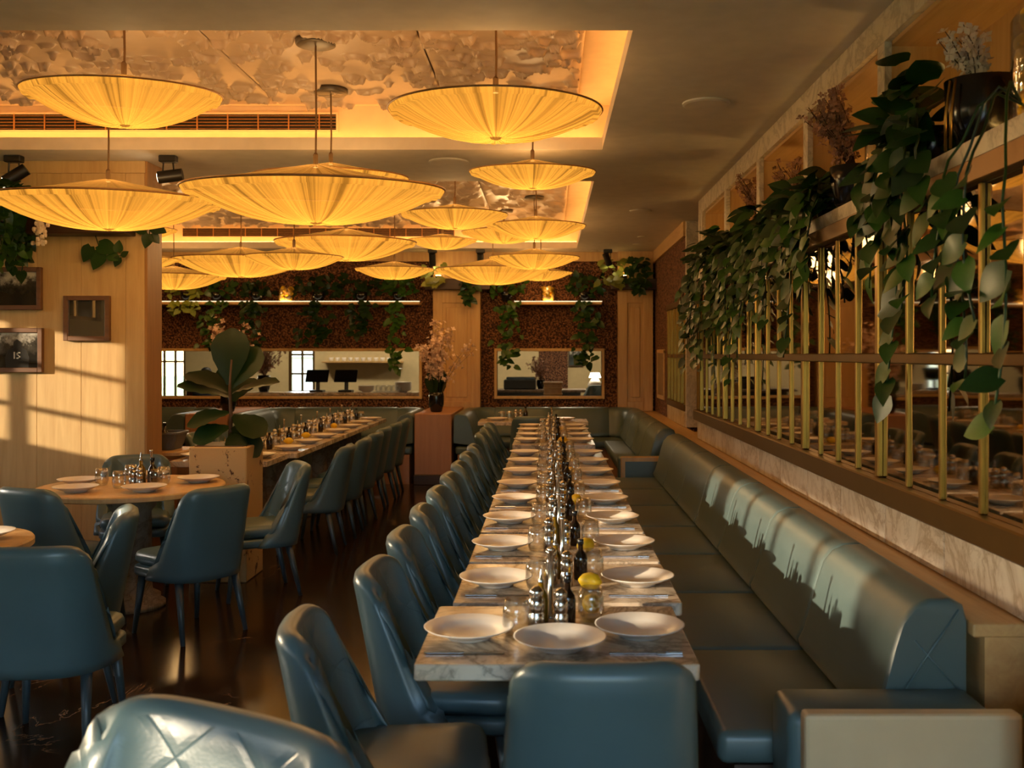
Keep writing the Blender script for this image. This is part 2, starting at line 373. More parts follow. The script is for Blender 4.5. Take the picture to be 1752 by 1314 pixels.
for ri, (hx0, hx1, hy0, hy1) in enumerate(REC):
    s = .2; mb = MB()
    X0, X1, Y0, Y1 = hx0-s, hx1+s, hy0-s, hy1+s
    mb.box(X0, X1, Y0, Y1, CT, CT+.05)
    mb.box(X0-.05, X0, Y0, Y1, CZ+lip, CT); mb.box(X1, X1+.05, Y0, Y1, CZ+lip, CT); mb.box(X0, X1, Y0-.05, Y0, CZ+lip, CT); mb.box(X0, X1, Y1, Y1+.05, CZ+lip, CT)
    mb.obj('recess_lining', 'recess_paint', ceil)
    px = .2
    while px > hx0:
        a = max(px-1.18, hx0-.05) if px < .2 else px-.92
        link(bpy.data.objects.new('ceiling_panel', relief_panel(a, px, hy0-.12, hy1-.02, (.0105 if ri == 0 else .022), ri)), ceil); px = a
        if a <= hx0: break
    for (a, b, c_, d) in ((hx0-.13, hx0-.1, hy0, hy1), (hx1+.1, hx1+.13, hy0, hy1), (hx0, hx1, hy0-.13, hy0-.1), (hx0, hx1, hy1+.1, hy1+.13)):
        side = 'long' if (d-c_) > .5 else 'cross'
        o = MB().box(a, b, c_, d, CZ+lip, CZ+lip+.015).obj('led_strip', 'cove_led')
        where = ('near' if ri == 0 else 'far')+' ceiling recess, '+('left side' if a < hx0 and side == 'long' else 'right side' if side == 'long' else 'front side' if c_ < hy0 else 'back side')
        tag(o, 'amber light strip hidden on the ledge of the '+where, 'light strip')
    # linear air vent on the back face of the recess
    vx0, vx1 = ((-4.5, P(575, 200, 7.17).x) if ri == 0 else (P(312, 395, 13.63).x, -1.3))
    vy = Y1; vz0, vz1 = 3.20, 3.315
    t = thing('air_vent', ('long linear air vent in the back face of the near ceiling recess', 'long linear air vent in the back face of the far ceiling recess')[ri], 'air vent', ((vx0+vx1)/2, vy, vz0))
    W2 = (vx1-vx0)/2; H = vz1-vz0
    MB().box(-W2, W2, -.006, -.001, 0, H).obj('backing', 'black_metal', t)
    sl = MB().box(-W2, W2, -.012, -.006, -.0014, .0014).mesh('slat', 'oak_trim')
    for k in range(5): inst('slat', sl, t, (0, 0, H*(k+.5)/5))
    dv = MB().box(-.004, .004, -.016, -.006, 0, H).mesh('divider', 'oak_trim')
    k = -W2+.2
    while k < W2: inst('divider', dv, t, (k, 0, 0)); k += .22
    fr = MB(); fr.box(-W2-.015, W2+.015, -.02, 0, -.015, 0).box(-W2-.015, W2+.015, -.02, 0, H, H+.012).box(-W2-.015, -W2, -.02, 0, 0, H).box(W2, W2+.015, -.02, 0, 0, H)
    fr.obj('frame', 'recess_paint', t)
# ---- left side: window wall, oak partition, far part
def wall_with_holes_x(name, x0, x1, ya, yb, z1, holes, mat):
    mb = MB(); y = ya
    for (h0, h1, z0, zt) in sorted(holes):
        mb.box(x0, x1, y, h0, 0, z1); mb.box(x0, x1, h0, h1, 0, z0); mb.box(x0, x1, h0, h1, zt, z1); y = h1
    mb.box(x0, x1, y, yb, 0, z1); return struct(mb.obj(name, mat))
def wall_with_holes_y(name, y0, y1, xa, xb, z1, holes, mat):
    mb = MB(); x = xa
    for (h0, h1, z0, zt) in sorted(holes):
        mb.box(x, h0, y0, y1, 0, z1); mb.box(h0, h1, y0, y1, 0, z0); mb.box(h0, h1, y0, y1, zt, z1); x = h1
    mb.box(x, xb, y0, y1, 0, z1); return struct(mb.obj(name, mat))
WINL = [(-2.2, -1.7, .9, 2.5), (-1.62, -.98, 1.7, 2.18), (-.8, 1.75, 2.10, 2.57), (1.95, 2.4, 1.35, 2.52), (5.36, 6.75, 1.5, 2.5)]  # openings sized to aim the sun; the second is added for the front chair
wl = wall_with_holes_x('wall_left', XL-.2, XL, YB-.2, 7.4, CZ, WINL, 'cream_paint'); wl['label'] = 'cream wall with grid windows'
wn = 1
def window_x(y0, y1, z0, z1, x, nv, nh):
    global wn
    t = bpy.data.objects.new('window_%d' % wn, None); link(t); t.location = (x, (y0+y1)/2, z0); struct(t, 'dark framed grid window in the cream wall, sized for the light it lets in'); wn += 1
    L = (y1-y0)/2; H = z1-z0
    MB().box(-.03, .03, -L, -L+.06, 0, H).box(-.03, .03, L-.06, L, 0, H).box(-.03, .03, -L, L, 0, .06).box(-.03, .03, -L, L, H-.06, H).obj('window_frame', 'bronze', t)
    bar = MB().box(-.02, .02, -.03, .03, .06, H-.06).mesh('mullion', 'bronze')
    for k in range(1, nv): inst('mullion', bar, t, (0, -L+2*L*k/nv, 0))
    bar = MB().box(-.018, .018, -L+.06, L-.06, -.018, .018).mesh('glazing_bar', 'bronze')
    for k in range(1, nh): inst('glazing_bar', bar, t, (0, 0, H*k/nh))
    MB().box(-.003, .003, -L+.05, L-.05, .05, H-.05).obj('pane', 'window_glass', t)
    portal((x-.12, (y0+y1)/2, (z0+z1)/2), (0, -PI/2, 0), z1-z0, y1-y0)
window_x(*WINL[0], XL-.1, 1, 3); window_x(*WINL[1], XL-.1, 1, 1); window_x(*WINL[2], XL-.1, 4, 1); window_x(*WINL[3], XL-.1, 1, 3); window_x(*WINL[4], XL-.1, 3, 3)
WINB = [(-1.2, 1.35, .3, 2.8)]
wb = wall_with_holes_y('wall_back', YB-.2, YB, XL, 1.9, CZ, WINB, 'cream_paint'); wb['label'] = 'cream wall behind the viewpoint with tall windows'
def window_y(x0, x1, z0, z1, y, nv, nh, face):
    global wn
    t = bpy.data.objects.new('window_%d' % wn, None); link(t); t.location = ((x0+x1)/2, y, z0); struct(t, 'dark framed grid window'); wn += 1
    L = (x1-x0)/2; H = z1-z0
    MB().box(-L, -L+.05, -.03, .03, 0, H).box(L-.05, L, -.03, .03, 0, H).box(-L, L, -.03, .03, 0, .05).box(-L, L, -.03, .03, H-.05, H).obj('window_frame', 'bronze', t)
    bar = MB().box(-.02, .02, -.02, .02, .05, H-.05).mesh('mullion', 'bronze')
    for k in range(1, nv): inst('mullion', bar, t, (-L+2*L*k/nv, 0, 0))
    bar = MB().box(-L+.05, L-.05, -.018, .018, -.018, .018).mesh('glazing_bar', 'bronze')
    for k in range(1, nh): inst('glazing_bar', bar, t, (0, 0, H*k/nh))
    MB().box(-L+.04, L-.04, -.003, .003, .04, H-.04).obj('pane', 'window_glass', t)
    portal(((x0+x1)/2, y+(-.12 if face > 0 else .12), (z0+z1)/2), (PI/2 if face < 0 else -PI/2, 0, 0), x1-x0, z1-z0)
for h in WINB: window_y(*h, YB-.1, 4, 3, 1)
# oak plank partition
part_y0, part_y1, part_x1 = 7.4, 7.68, -3.0
pw = struct(MB().box(XL-.2, part_x1-.012, part_y0+.02, part_y1-.004, 0, CZ).obj('wall_left_partition', 'oak_wall'), 'pale oak plank wall hung with framed pictures')
x = part_x1; k = 0
while x > -5.6:
    wd = .15 if k == 0 else .33
    MB().rbox(x-wd+.0008, x-.0008, part_y0, part_y0+.02, 0, CZ-.09, .002, 1).obj('plank', 'oak_wall', pw); x -= wd; k += 1
MB().rbox(part_x1-.012, part_x1+.012, part_y0-.002, part_y1, 0, CZ-.001, .004, 1).obj('end_board', 'oak_trim', pw)
MB().box(-5.6, part_x1-.002, part_y0-.012, part_y0+.02, CZ-.09, CZ-.001).obj('top_rail', 'oak_wall', pw)
struct(MB().box(-6.5, -6.3, part_y1, YF+.15, 0, CZ).obj('wall_left_far', 'cork'), 'cork wall beyond the oak partition')
# ---- far wall with cork and two framed openings
OPL = (-5.75, -1.83, 1.0, 1.63); OPR = (-.735, .735, 1.0, 1.63)
wf = wall_with_holes_y('wall_far', YF, YF+.14, -6.5, 1.9, CZ, [OPL, OPR], 'cork'); wf['label'] = 'wall of small round cork ends with two framed openings'
def opening_frame(op, tn):
    x0, x1, z0, z1 = op; f = .04; mb = MB()
    mb.rbox(x0-f, x0, YF-.03, YF+.15, z0-f, z1+f, .004, 1).rbox(x1, x1+f, YF-.03, YF+.15, z0-f, z1+f, .004, 1).rbox(x0, x1, YF-.03, YF+.15, z1, z1+f, .004, 1).rbox(x0, x1, YF-.03, YF+.15, z0-f, z0, .004, 1)
    struct(mb.obj('trim_%d' % tn, 'oak_wall'), 'pale oak frame around an opening in the cork wall')
opening_frame(OPL, 1); opening_frame(OPR, 2)
struct(MB().box(-6.3, 1.475, YF-.05, YF, CZ-.13, CZ).obj('trim_3', 'oak'), 'oak band along the top of the cork wall')
def pilaster(n, x0, x1, name):
    t = bpy.data.objects.new(name, None); link(t); t.location = ((x0+x1)/2, YF, 0); struct(t, 'pale oak pilaster with a recessed panel on the cork wall')
    W2 = (x1-x0)/2; y = -.17
    MB().box(-W2, W2, y+.02, 0, 0, CZ-.001).obj('core', 'oak', t)
    st = .13
    MB().rbox(-W2, -W2+st, y, y+.02, .8, 2.46, .004, 1).rbox(W2-st, W2, y, y+.02, .8, 2.46, .004, 1).rbox(-W2+st, W2-st, y, y+.02, .8, .93, .004, 1).rbox(-W2+st, W2-st, y, y+.02, 2.3, 2.46, .004, 1).obj('panel_frame', 'oak', t)
    MB().rbox(-W2+st+.05, W2-st-.05, y+.008, y+.02, .99, 2.24, .006, 1).obj('panel', 'oak', t)
    MB().rbox(-W2-.1, W2+.14, y-.12, -.001, 2.48, 2.63, .006, 1).obj('planter_box', 'dark_wood', t)
pilaster(1, P(743, 0, 14).x, P(823, 0, 14).x, 'trim_4')
pilaster(2, P(1056, 0, 14).x, 1.44, 'trim_5')
# ---- right wall: niches above, tinted mirror grid in brass below, marble skirting
wr = struct(MB().box(1.75, 1.9, YB, YF+.15, 0, CZ).box(1.405, 1.75, YB, 9.35, 0, 2.2).obj('wall_right', 'cream_paint'), 'right wall behind the mirror grid')
BAY = [-.76+1.24*k-(.08 if k < 4 else 0) for k in range(9)]     # .. 9.16
MB().box(XW, 1.75, BAY[0], 9.35, 2.212, 2.295).obj('shelf', 'shelf_marble', wr)
MB().box(XW, 1.75, BAY[0], 9.35, 2.89, CZ-.001).obj('head_board', 'shelf_marble', wr)
MB().box(1.73, 1.75, BAY[0], 9.35, 2.295, 2.89).obj('niche_back', 'oak', wr)
MB().box(XW+.03, 1.73, BAY[0], 9.35, 2.872, 2.89).obj('niche_ceiling', 'oak_y', wr)
pm = MB().rbox(XW-.002, XW+.03, -.045, .045, 2.2955, 2.8895, .003, 1).mesh('niche_post', 'shelf_marble'); pp = MB().box(XW+.03, 1.73, -.03, .03, 2.296, 2.872).mesh('niche_side', 'oak')
for y in BAY:
    inst('niche_post', pm, wr, (0, y, 0)); inst('niche_side', pp, wr, (0, y, 0))
inst('niche_post', pm, wr, (0, 9.305, 0))
G0, G1, GM = 1.065, 2.135, 1.565
t = bpy.data.objects.new('window_mirror_grid', None); link(t); t.location = (XW, 4.3, .97); struct(t, 'brass grid of tinted mirror panes along the right wall'); t.name = 'window_%d' % wn; wn += 1
def rel(b): b.v = [(x-XW, y-4.3, z-.97) for x, y, z in b.v]; return b
rel(MB().rbox(XW-.05, XW+.005, BAY[0], 9.35, .972, G0, .006, 1)).obj('bottom_rail', 'bronze', t)
rel(MB().rbox(XW-.045, XW+.005, BAY[0], 9.35, G1, 2.211, .004, 1)).obj('top_rail', 'bronze', t)
rel(MB().rbox(XW-.028, XW+.004, BAY[0], 9.35, GM-.02, GM+.02, .004, 1)).obj('middle_rail', 'bronze', t)
post = MB().rbox(-.022, .004, -.022, .022, G0-.97, G1-.97, .006, 1).mesh('post', 'brass'); bar = MB().rbox(-.014, .004, -.011, .011, G0-.97, G1-.97, .004, 1).mesh('bar', 'brass')
pn1 = MB().rbox(-.001, .004, -.145, .145, G0-.97, GM-.99, .0018, 1).mesh('mirror_pane', 'mirror'); pn2 = MB().rbox(-.001, .004, -.145, .145, GM-.95, G1-.97, .0018, 1).mesh('mirror_pane', 'mirror')
for bi in range(8):
    y0 = BAY[bi]; inst('post', post, t, (0, y0-4.3, 0))
    for k in range(4):
        pt = (BAY[bi+1]-y0)/4
        if k: inst('bar', bar, t, (0, y0+pt*k-4.3, 0))
        for pm_ in (pn1, pn2):
            o = inst('mirror_pane', pm_, t, (0, y0+pt*(k+.5)-4.3, 0)); o.scale = (1, pt/.31, 1); o.rotation_euler = (0, R.uniform(-.004, .004), R.uniform(-.006, .006))
inst('post', post, t, (0, 9.16-4.3, 0)); inst('post', post, t, (0, 9.32-4.3, 0))
# marble skirting tiles and oak ledge
y = BAY[0]; k = 0
while y < 9.3:
    MB().rbox(XW-.012, XW+.005, y+.002, min(y+.618, 9.34), .80, .971, .003, 1).obj('marble_tile', 'wall_marble', wr); y += .62
led = struct(MB().rbox(1.235, XW+.005, 2.9, 9.35, .755, .795, .006, 2).box(1.27, XW, 2.905, 9.35, 0, .755).obj('trim_6', 'oak_y'), 'oak ledge behind the long blue bench')
# alcove and further cork wall
struct(MB().box(1.6, 1.75, 9.35, 10.7, 0, CZ).obj('wall_right_alcove', 'dark_wood'), 'dark alcove past the end of the mirror grid')
far_r = struct(MB().box(1.475, 1.75, 10.72, YF, 0, CZ).obj('wall_right_far', 'cork'), 'cork wall on the right past the alcove')
MB().rbox(1.465, 1.7, 10.68, 10.72, .8, CZ-.001, .004, 1).obj('marble_jamb', 'shelf_marble', far_r)
MB().box(1.44, 1.475, 10.72, YF, CZ-.16, CZ-.001).obj('cornice', 'oak_y', far_r)
MB().rbox(1.455, 1.475, 10.72, 12.3, .80, .97, .003, 1).obj('marble_tile', 'wall_marble', far_r)
MB().box(1.25, 1.475, 9.35, YF, .755, .795).obj('ledge', 'oak_y', far_r)
MB().box(1.27, 1.6, 9.36, 10.68, 0, .755).obj('ledge_front', 'oak_y', far_r)
t2 = bpy.data.objects.new('window_%d' % wn, None); link(t2); t2.location = (1.475, 11.5, .97); struct(t2, 'smaller brass mirror grid past the alcove'); wn += 1
MB().rbox(-.03, .003, -.78, .8, 0, .07, .004, 1).rbox(-.03, .003, -.78, .8, 1.15, 1.22, .004, 1).rbox(-.02, .003, -.78, .8, .575, .615, .004, 1).obj('rails', 'bronze', t2)
b2 = MB().rbox(-.025, .003, -.013, .013, .07, 1.15, .004, 1).mesh('bar', 'brass')
for k in range(6): inst('bar', b2, t2, (0, -.765+.306*k, 0))
pa = MB().box(-.001, .002, -.14, .14, .07, 1.15).mesh('mirror_pane', 'mirror')
for k in range(5): inst('mirror_pane', pa, t2, (0, -.765+.306*(k+.5), 0))
MB().rbox(1.455, 1.475, 12.7, 12.75, 1.05, 1.63, .003, 1).rbox(1.455, 1.475, 13.45, 13.5, 1.05, 1.63, .003, 1).rbox(1.455, 1.475, 12.7, 13.5, 1.0, 1.05, .003, 1).rbox(1.455, 1.475, 12.7, 13.5, 1.6, 1.65, .003, 1).obj('panel_frame', 'oak_y', far_r)
MB().box(1.465, 1.475, 12.75, 13.45, 1.05, 1.6).obj('panel', 'mirror', far_r)

# ================================================================== FURNITURE PROTOTYPES
def chair_back(hw0=.228):
    NU, NV = 24, 12; zb = .338
    def mid(u, v):
        hw = hw0-.028*v; a = abs(u)
        zt = .822-.080*(1-math.sqrt(max(0, 1-(max(0, a-.42)/.58)**2.6)))
        z = zb+v*(zt-zb)
        y = -.185-.10*v+(.11*(1-v)+.105)*a**2.8
        return Vector((hw*math.sin(u*PI/2*.92)/math.sin(PI/2*.92), y, z))
    def nrm(u, v):
        e = 1e-3; du = mid(min(1, u+e), v)-mid(max(-1, u-e), v); dv = mid(u, min(1, v+e))-mid(u, max(0, v-e))
        return dv.cross(du).normalized()    # towards the outside (-y)
    th = lambda v: .085-.018*v
    V = []; F = []; FM = []
    def idx(side, i, j): return side*(NU+1)*(NV+1)+i*(NV+1)+j
    for side in (0, 1):
        for i in range(NU+1):
            for j in range(NV+1):
                u = -1+2*i/NU; v = j/NV; n = nrm(u, v); V.append(mid(u, v)+n*th(v)/2*(1 if side else -1))
    for i in range(NU):
        for j in range(NV):
            F.append((idx(0, i, j), idx(0, i+1, j), idx(0, i+1, j+1), idx(0, i, j+1))); FM.append(0)
            F.append((idx(1, i, j+1), idx(1, i+1, j+1), idx(1, i+1, j), idx(1, i, j))); FM.append(1)
    loop = [(0, j) for j in range(NV+1)]+[(i, NV) for i in range(1, NU)]+[(NU, j) for j in range(NV, -1, -1)]
    rows = [[idx(0, *p) for p in loop]]
    for a in (45, 90, 135):
        row = []
        for (i, j) in loop:
            u = -1+2*i/NU; v = j/NV; p = mid(u, v); n = nrm(u, v)
            du = (mid(min(1, u+.01), v)-mid(max(-1, u-.01), v)).normalized(); dv = (mid(u, min(1, v+.01))-mid(u, max(0, v-.01))).normalized()
            o = Vector((0, 0, 0))
            if i == 0: o -= du
            if i == NU: o += du
            if j == NV: o += dv
            o.normalize(); A = math.radians(a)
            V.append(p+th(v)/2*(-math.cos(A)*n+math.sin(A)*o)); row.append(len(V)-1)
        rows.append(row)
    rows.append([idx(1, *p) for p in loop])
    for a, b in zip(rows, rows[1:]):
        for k in range(len(loop)-1):
            F.append((a[k], a[k+1], b[k+1], b[k])); FM.append(0)
    F.append(tuple([idx(0, i, 0) for i in range(NU, -1, -1)]+[r[0] for r in rows[1:4]]+[idx(1, i, 0) for i in range(NU+1)]+[r[-1] for r in rows[3:0:-1]])); FM.append(0)
    return mesh('backrest', V, F, None, True, ['blue_leather', 'quilted_leather'], FM)
CH = {'backrest': chair_back(),
      'seat': MB().loft(slab_loft(.44, .45, .392, .475, .07, .03, 0, .035, .012)).mesh('seat', 'blue_leather', True),
      'seat_base': MB().loft(slab_loft(.45, .44, .335, .392, .08, .012, 0, .05)).mesh('seat_base', 'blue_leather', True)}
def leg_mesh(sx, sy):
    return MB().tube([(sx*.18, .03+sy*.17, .34), (sx*.205, .03+sy*.215-(.03 if sy < 0 else 0), 0)], .024, 8, .013).mesh('leg', 'leg_leather', True)
CHL = [leg_mesh(a, b) for a in (-1, 1) for b in (-1, 1)]
def chair(x, y, rot, label, group, s=1.0, sx=1.0):
    t = thing('dining_chair', label, 'chair', (x, y, 0), rot, group)
    for k, me in CH.items(): inst(k, me, t)
    for me in CHL: inst('leg', me, t)
    t.scale = (sx, s, s); return t
FACE_X = -PI/2     # front turned to +X
# table: marble top on stone column
def table_meshes(w_, d_):
    top = MB().loft(slab_loft(w_, d_, .715, .76, .012, .004)).mesh('tabletop', 'table_marble')
    return top
ped = MB().lathe([(.20, .0), (.20, .03), (.17, .045), (.17, .075), (.125, .10), (.12, .12), (.115, .60), (.14, .63), (.16, .68), (.16, .715)], 24).mesh('pedestal', 'stone', True)
TT = table_meshes(.76, .615)
def square_table(x, y0, label, group, top=None, d=.615):
    t = thing('marble_table', label, 'table', (x, y0+d/2, 0), 0, group)
    inst('tabletop', top or TT, t); inst('pedestal', ped, t); return t
# crockery
PLATE = MB().lathe([(.055, .0), (.062, .002), (.064, .008), (.085, .016), (.128, .034), (.131, .037), (.127, .0375), (.09, .021), (.075, .014), (.03, .012)], 36).mesh('dinner_plate', 'ceramic', True)
GLASS = MB().lathe([(.026, .0), (.034, .004), (.041, .03), (.040, .07), (.034, .105), (.0325, .105), (.0385, .07), (.0395, .03), (.032, .010), (.004, .009)], 20).mesh('tumbler', 'thin_glass', True)
MILL_B = MB().lathe([(.021, 0), (.024, .003), (.024, .05), (.0215, .054), (.0215, .06), (.024, .064), (.024, .095), (.019, .10), (.018, .104)], 16).mesh('mill_body', 'chrome', True)
MILL_T = MB().lathe([(.018, .104), (.021, .108), (.021, .122), (.012, .130), (.006, .134)], 16).mesh('mill_cap', 'chrome', True)
BOT_B = MB().lathe([(.028, 0), (.030, .004), (.030, .085), (.026, .105), (.012, .125), (.011, .15)], 16)
BOT_D = BOT_B.mesh('bottle_body', 'dark_glass', True); BOT_O = BOT_B.mesh('bottle_body', 'oil_glass', True)
CAP = MB().lathe([(.013, .15), (.014, .152), (.014, .17), (.012, .173)], 12).mesh('cap', 'black_gloss', True)
POUR = MB().lathe([(.012, .15), (.013, .156), (.006, .165), (.004, .2), (.003, .205)], 10).mesh('pourer', 'chrome', True)
HOLD = MB().lathe([(.035, 0), (.035, .006), (.008, .010), (.0075, .20), (.011, .205), (.011, .215)], 14).mesh('menu_stand', 'chrome', True)
LEM = MB().lathe([(.004, -.045), (.010, -.040), (.024, -.026), (.031, 0), (.025, .026), (.010, .039), (.004, .045)], 14).mesh('lemon', 'lemon_skin', True)
FORK = MB().rbox(-.006, .006, -.10, .03, .001, .004, .001, 1).rbox(-.012, .012, .03, .055, .001, .004, .001, 1)
for k in (-1, 0, 1): FORK.box(k*.008-.002, k*.008+.002, .055, .10, .002, .004)
FORK = FORK.mesh('fork', 'chrome'); KNIFE = MB().rbox(-.006, .006, -.11, 0, .001, .006, .002, 1).rbox(-.008, .009, 0, .11, .001, .003, .001, 1).mesh('knife', 'chrome')
TZ = .7601
def one(name, me, loc, label, cat, group, rot=0):
    return tag(inst(name, me, None, loc, (0, 0, rot)), label, cat, group)
def mill(x, y, label, group, z=TZ, s=1):
    t = thing('pepper_mill', label, 'mill', (x, y, z), 0, group); inst('mill_body', MILL_B, t); inst('mill_cap', MILL_T, t); t.scale = (s, s, s)
def bottle(x, y, label, group, oil, z=TZ, s=1):
    t = thing('oil_bottle' if oil else 'sauce_bottle', label, 'bottle', (x, y, z), 0, group); t.scale = (s, s, s)
    inst('bottle_body', BOT_O if oil else BOT_D, t); inst('pourer' if oil else 'cap', POUR if oil else CAP, t)
def setting(xc, yc, where, row, end_plate=False, cutlery=True, full=True, wx=.25, lem=False, jit=.012, yo=0):
    j = lambda: R.uniform(-jit, jit)
    for sx, side in ((-1, 'left'), (1, 'right')):
        one('dinner_plate', PLATE, (xc+sx*wx+j()*.6, yc-.02+j(), TZ), f'white dinner plate on the {side} side of {where}', 'plate', 'plates on '+row)
        one('tumbler', GLASS, (xc+sx*.105+j(), yc+yo-.06+.15*(sx > 0)+j(), TZ), f'clear tumbler on the {side} of centre on {where}', 'glass', 'tumblers on '+row)
        if cutlery:
            one('fork', FORK, (xc+sx*wx+j(), yc-.02-sx*.165, TZ), f'fork beside the {side} plate on {where}', 'fork', 'forks on '+row, sx*PI/2+PI)
            one('knife', KNIFE, (xc+sx*wx+j(), yc-.02+sx*.165, TZ), f'knife beside the {side} plate on {where}', 'knife', 'knives on '+row, sx*PI/2)
    mill(xc-.055+j(), yc+yo-.02+j(), f'short chrome mill, the left one on {where}', 'chrome mills on '+row)
    mill(xc+.005+j(), yc+yo-.035+j(), f'short chrome mill, the right one on {where}', 'chrome mills on '+row, s=.94)
    if full:
        bottle(xc-.045+j(), yc+yo+.075+j(), f'amber oil bottle with a steel pourer on {where}', 'oil bottles on '+row, True, s=.8)
        bottle(xc+.045+j(), yc+yo+.06+j(), f'dark sauce bottle with a black cap on {where}', 'sauce bottles on '+row, False, s=.85)
        one('menu_stand', HOLD, (xc-.015+j()*.4, yc+yo+.145+j(), TZ), f'tall slim chrome stand on {where}', 'stand', 'chrome stands on '+row)
    if lem:
        o = one('lemon', LEM, (xc+(.11 if yo else .085)+j()*.5, yc+(.245 if yo else -.10)+j()*.5, TZ+.031), f'yellow lemon on {where}', 'lemon', 'lemons on '+row); o.rotation_euler = (PI/2, 0, R.uniform(0, 3))
# ---- right-hand long row
RROW = 'the bench row'
for i in range(9):
    y0 = 2.635+.655*i; xc = .02 if i == 0 else .06
    wh = f'the {ORD[i]} table of the bench row'
    square_table(xc, y0, f'veined marble table, {ORD[i]} from the camera in the row beside the long bench', 'tables beside the long bench')
    setting(xc, y0+.28, wh, RROW, cutlery=i < 6, lem=i in (0, 1, 2, 4, 6), yo=.07 if i == 0 else 0)
    chair(-.35 if i else -.43, y0+.18+(-.03 if i == 0 else 0), FACE_X+R.uniform(-.05, .05)+(.06 if i == 0 else 0), f'blue chair pushed in at the {ORD[i]} table of the bench row', 'chairs beside the long bench')
one('dinner_plate', PLATE, (.03, 2.635+.145, TZ), 'white dinner plate at the near end of the front marble table', 'plate', 'plates on '+RROW)
chair(.13, 2.635-.005, 0, 'blue chair at the end of the front table, its smooth back to the camera', 'chairs beside the long bench')
for j in range(4):
    y0 = 9.07+.64*j; wh = f'the {ORD[9+j]} table of the bench row'
    square_table(.04, y0, f'veined marble table, {ORD[9+j]} from the camera, past the gap in the bench row', 'tables beside the long bench')
    setting(.04, y0+.28, wh, RROW, cutlery=False, lem=j in (0, 2))
for j in range(3):
    chair(-.38, 9.30+.66*j, FACE_X, f'blue chair past the gap, {ORD[j]} of three at the bench row end', 'chairs beside the long bench')
TE = table_meshes(1.35, .6)
square_table(-.2, 12.15, 'marble table crosswise in the far right booth', None, TE, .6)
chair(-.22, 12.02, 0, 'blue chair drawn up to the crosswise table, back to the camera', 'far chairs')
for k in range(3):
    one('dinner_plate', PLATE, (-.65+.42*k, 12.4, TZ), f'white dinner plate on the crosswise booth table, {["left", "middle", "right"][k]} one', 'plate', 'plates on the crosswise table')
mill(-.42, 12.5, 'chrome mill on the crosswise booth table, the left one', 'far mills'); mill(-.36, 12.5, 'chrome mill on the crosswise booth table, the right one', 'far mills')
bottle(-.3, 12.55, 'dark bottle on the crosswise booth table', None, False)
for k in range(3): one('tumbler', GLASS, (-.60+.09*k, 12.6, TZ), f'clear tumbler on the crosswise booth table, {["left", "middle", "right"][k]} one of three', 'glass', 'far tumblers')
# ---- left-hand long row
LROW = 'the left row'
for i in range(8):
    y0 = 7.65+.65*i; xc = -2.48-(.07 if i == 0 else 0); wh = f'the {ORD[i]} table of the left row'
    square_table(xc, y0, f'veined marble table, {ORD[i]} from the camera in the left row behind the planter', 'tables of the left row')
    setting(xc, y0+.28, wh, LROW, cutlery=False, lem=i in (0, 2, 3, 5))
    if i < 6: chair(-1.90+R.uniform(-.02, .02), y0+.3+(.1 if i == 0 else .15), -FACE_X+R.uniform(-.06, .06), f'blue leather chair on the aisle side of the left row, {ORD[i]} from the camera', 'chairs of the left row')
    if i in (2, 3, 4, 5): chair(-3.06, y0+.35, FACE_X, f'blue leather chair on the wall side of the left row, {ORD[i-2]} of four', 'chairs of the left row')
# ---- round tables
def round_table(x, y, r, label, ped_s=1.0):
    t = thing('round_table', label, 'table', (x, y, 0))
    MB().lathe([(r-.012, .722), (r, .728), (r, .752), (r-.006, .76), (.05, .76)], 56).obj('tabletop', 'oak', t)
    o = inst('pedestal', ped, t); return t
RX, RY = -2.62, 6.25
round_table(RX, RY, .56, 'round wooden-topped table on a turned stone column by the oak wall')
rt = 'the round table by the oak wall'
for (dx, dy, s) in ((-.36, .06, 'left'), (-.21, -.30, 'near left'), (.19, -.28, 'near right'), (.36, .16, 'right'), (-.05, .38, 'back')):
    one('dinner_plate', PLATE, (RX+dx, RY+dy, TZ), f'white dinner plate at the {s} of the round table by the oak wall', 'plate', 'plates on '+rt)
for (dx, dy, s) in ((-.20, .02, 'left'), (-.10, .22, 'back'), (-.03, -.12, 'front'), (.16, .10, 'right'), (.14, .02, 'right front')):
    one('tumbler', GLASS, (RX+dx, RY+dy, TZ), f'clear tumbler, the {s} one on the round table by the oak wall', 'glass', 'tumblers on '+rt)
mill(RX+.03, RY-.06, 'short chrome mill, front left of the cluster on the round table', 'mills on '+rt); mill(RX+.08, RY-.08, 'short chrome mill, front right of the cluster on the round table', 'mills on '+rt, s=.9)
bottle(RX+.04, RY+.04, 'amber oil bottle with a steel pourer on the round table', None, True); bottle(RX+.12, RY+.02, 'dark sauce bottle with a black cap on the round table', None, False)
one('menu_stand', HOLD, (RX+.085, RY+.09, TZ), 'tall slim chrome stand on the round table by the oak wall', 'stand', None)
g = 'chairs at the round tables'
def face_to(x, y, tx, ty): return math.atan2(ty-y, tx-x)-PI/2
def rchair(px, py, label, off=0): chair(px, py, face_to(px, py, RX, RY)+off, label, g)
rchair(-2.04, 5.68, 'blue-grey chair at the near right of the round table, seen from behind', .16)
rchair(-2.78, 5.70, 'blue leather chair at the near left of the round table, its back to the camera', -.1)
rchair(-1.92, 6.62, 'blue-grey leather chair at the right of the round table, seen edge-on')
rchair(-2.90, 6.98, 'blue-grey leather chair behind the round table, against the oak wall')
rchair(-3.40, 6.10, 'dark quilted chair at the left end of the round table, cut by the picture edge', .1)
QX, QY = -2.72, 4.35
round_table(QX, QY, .42, 'small round table at the left picture edge')
one('dinner_plate', PLATE, (QX+.2, QY+.08, TZ), 'white dinner plate on the small round table at the left picture edge', 'plate', None)
chair(-2.02, 4.05, .10, 'blue leather chair in the left foreground, its dark back to the camera', g)
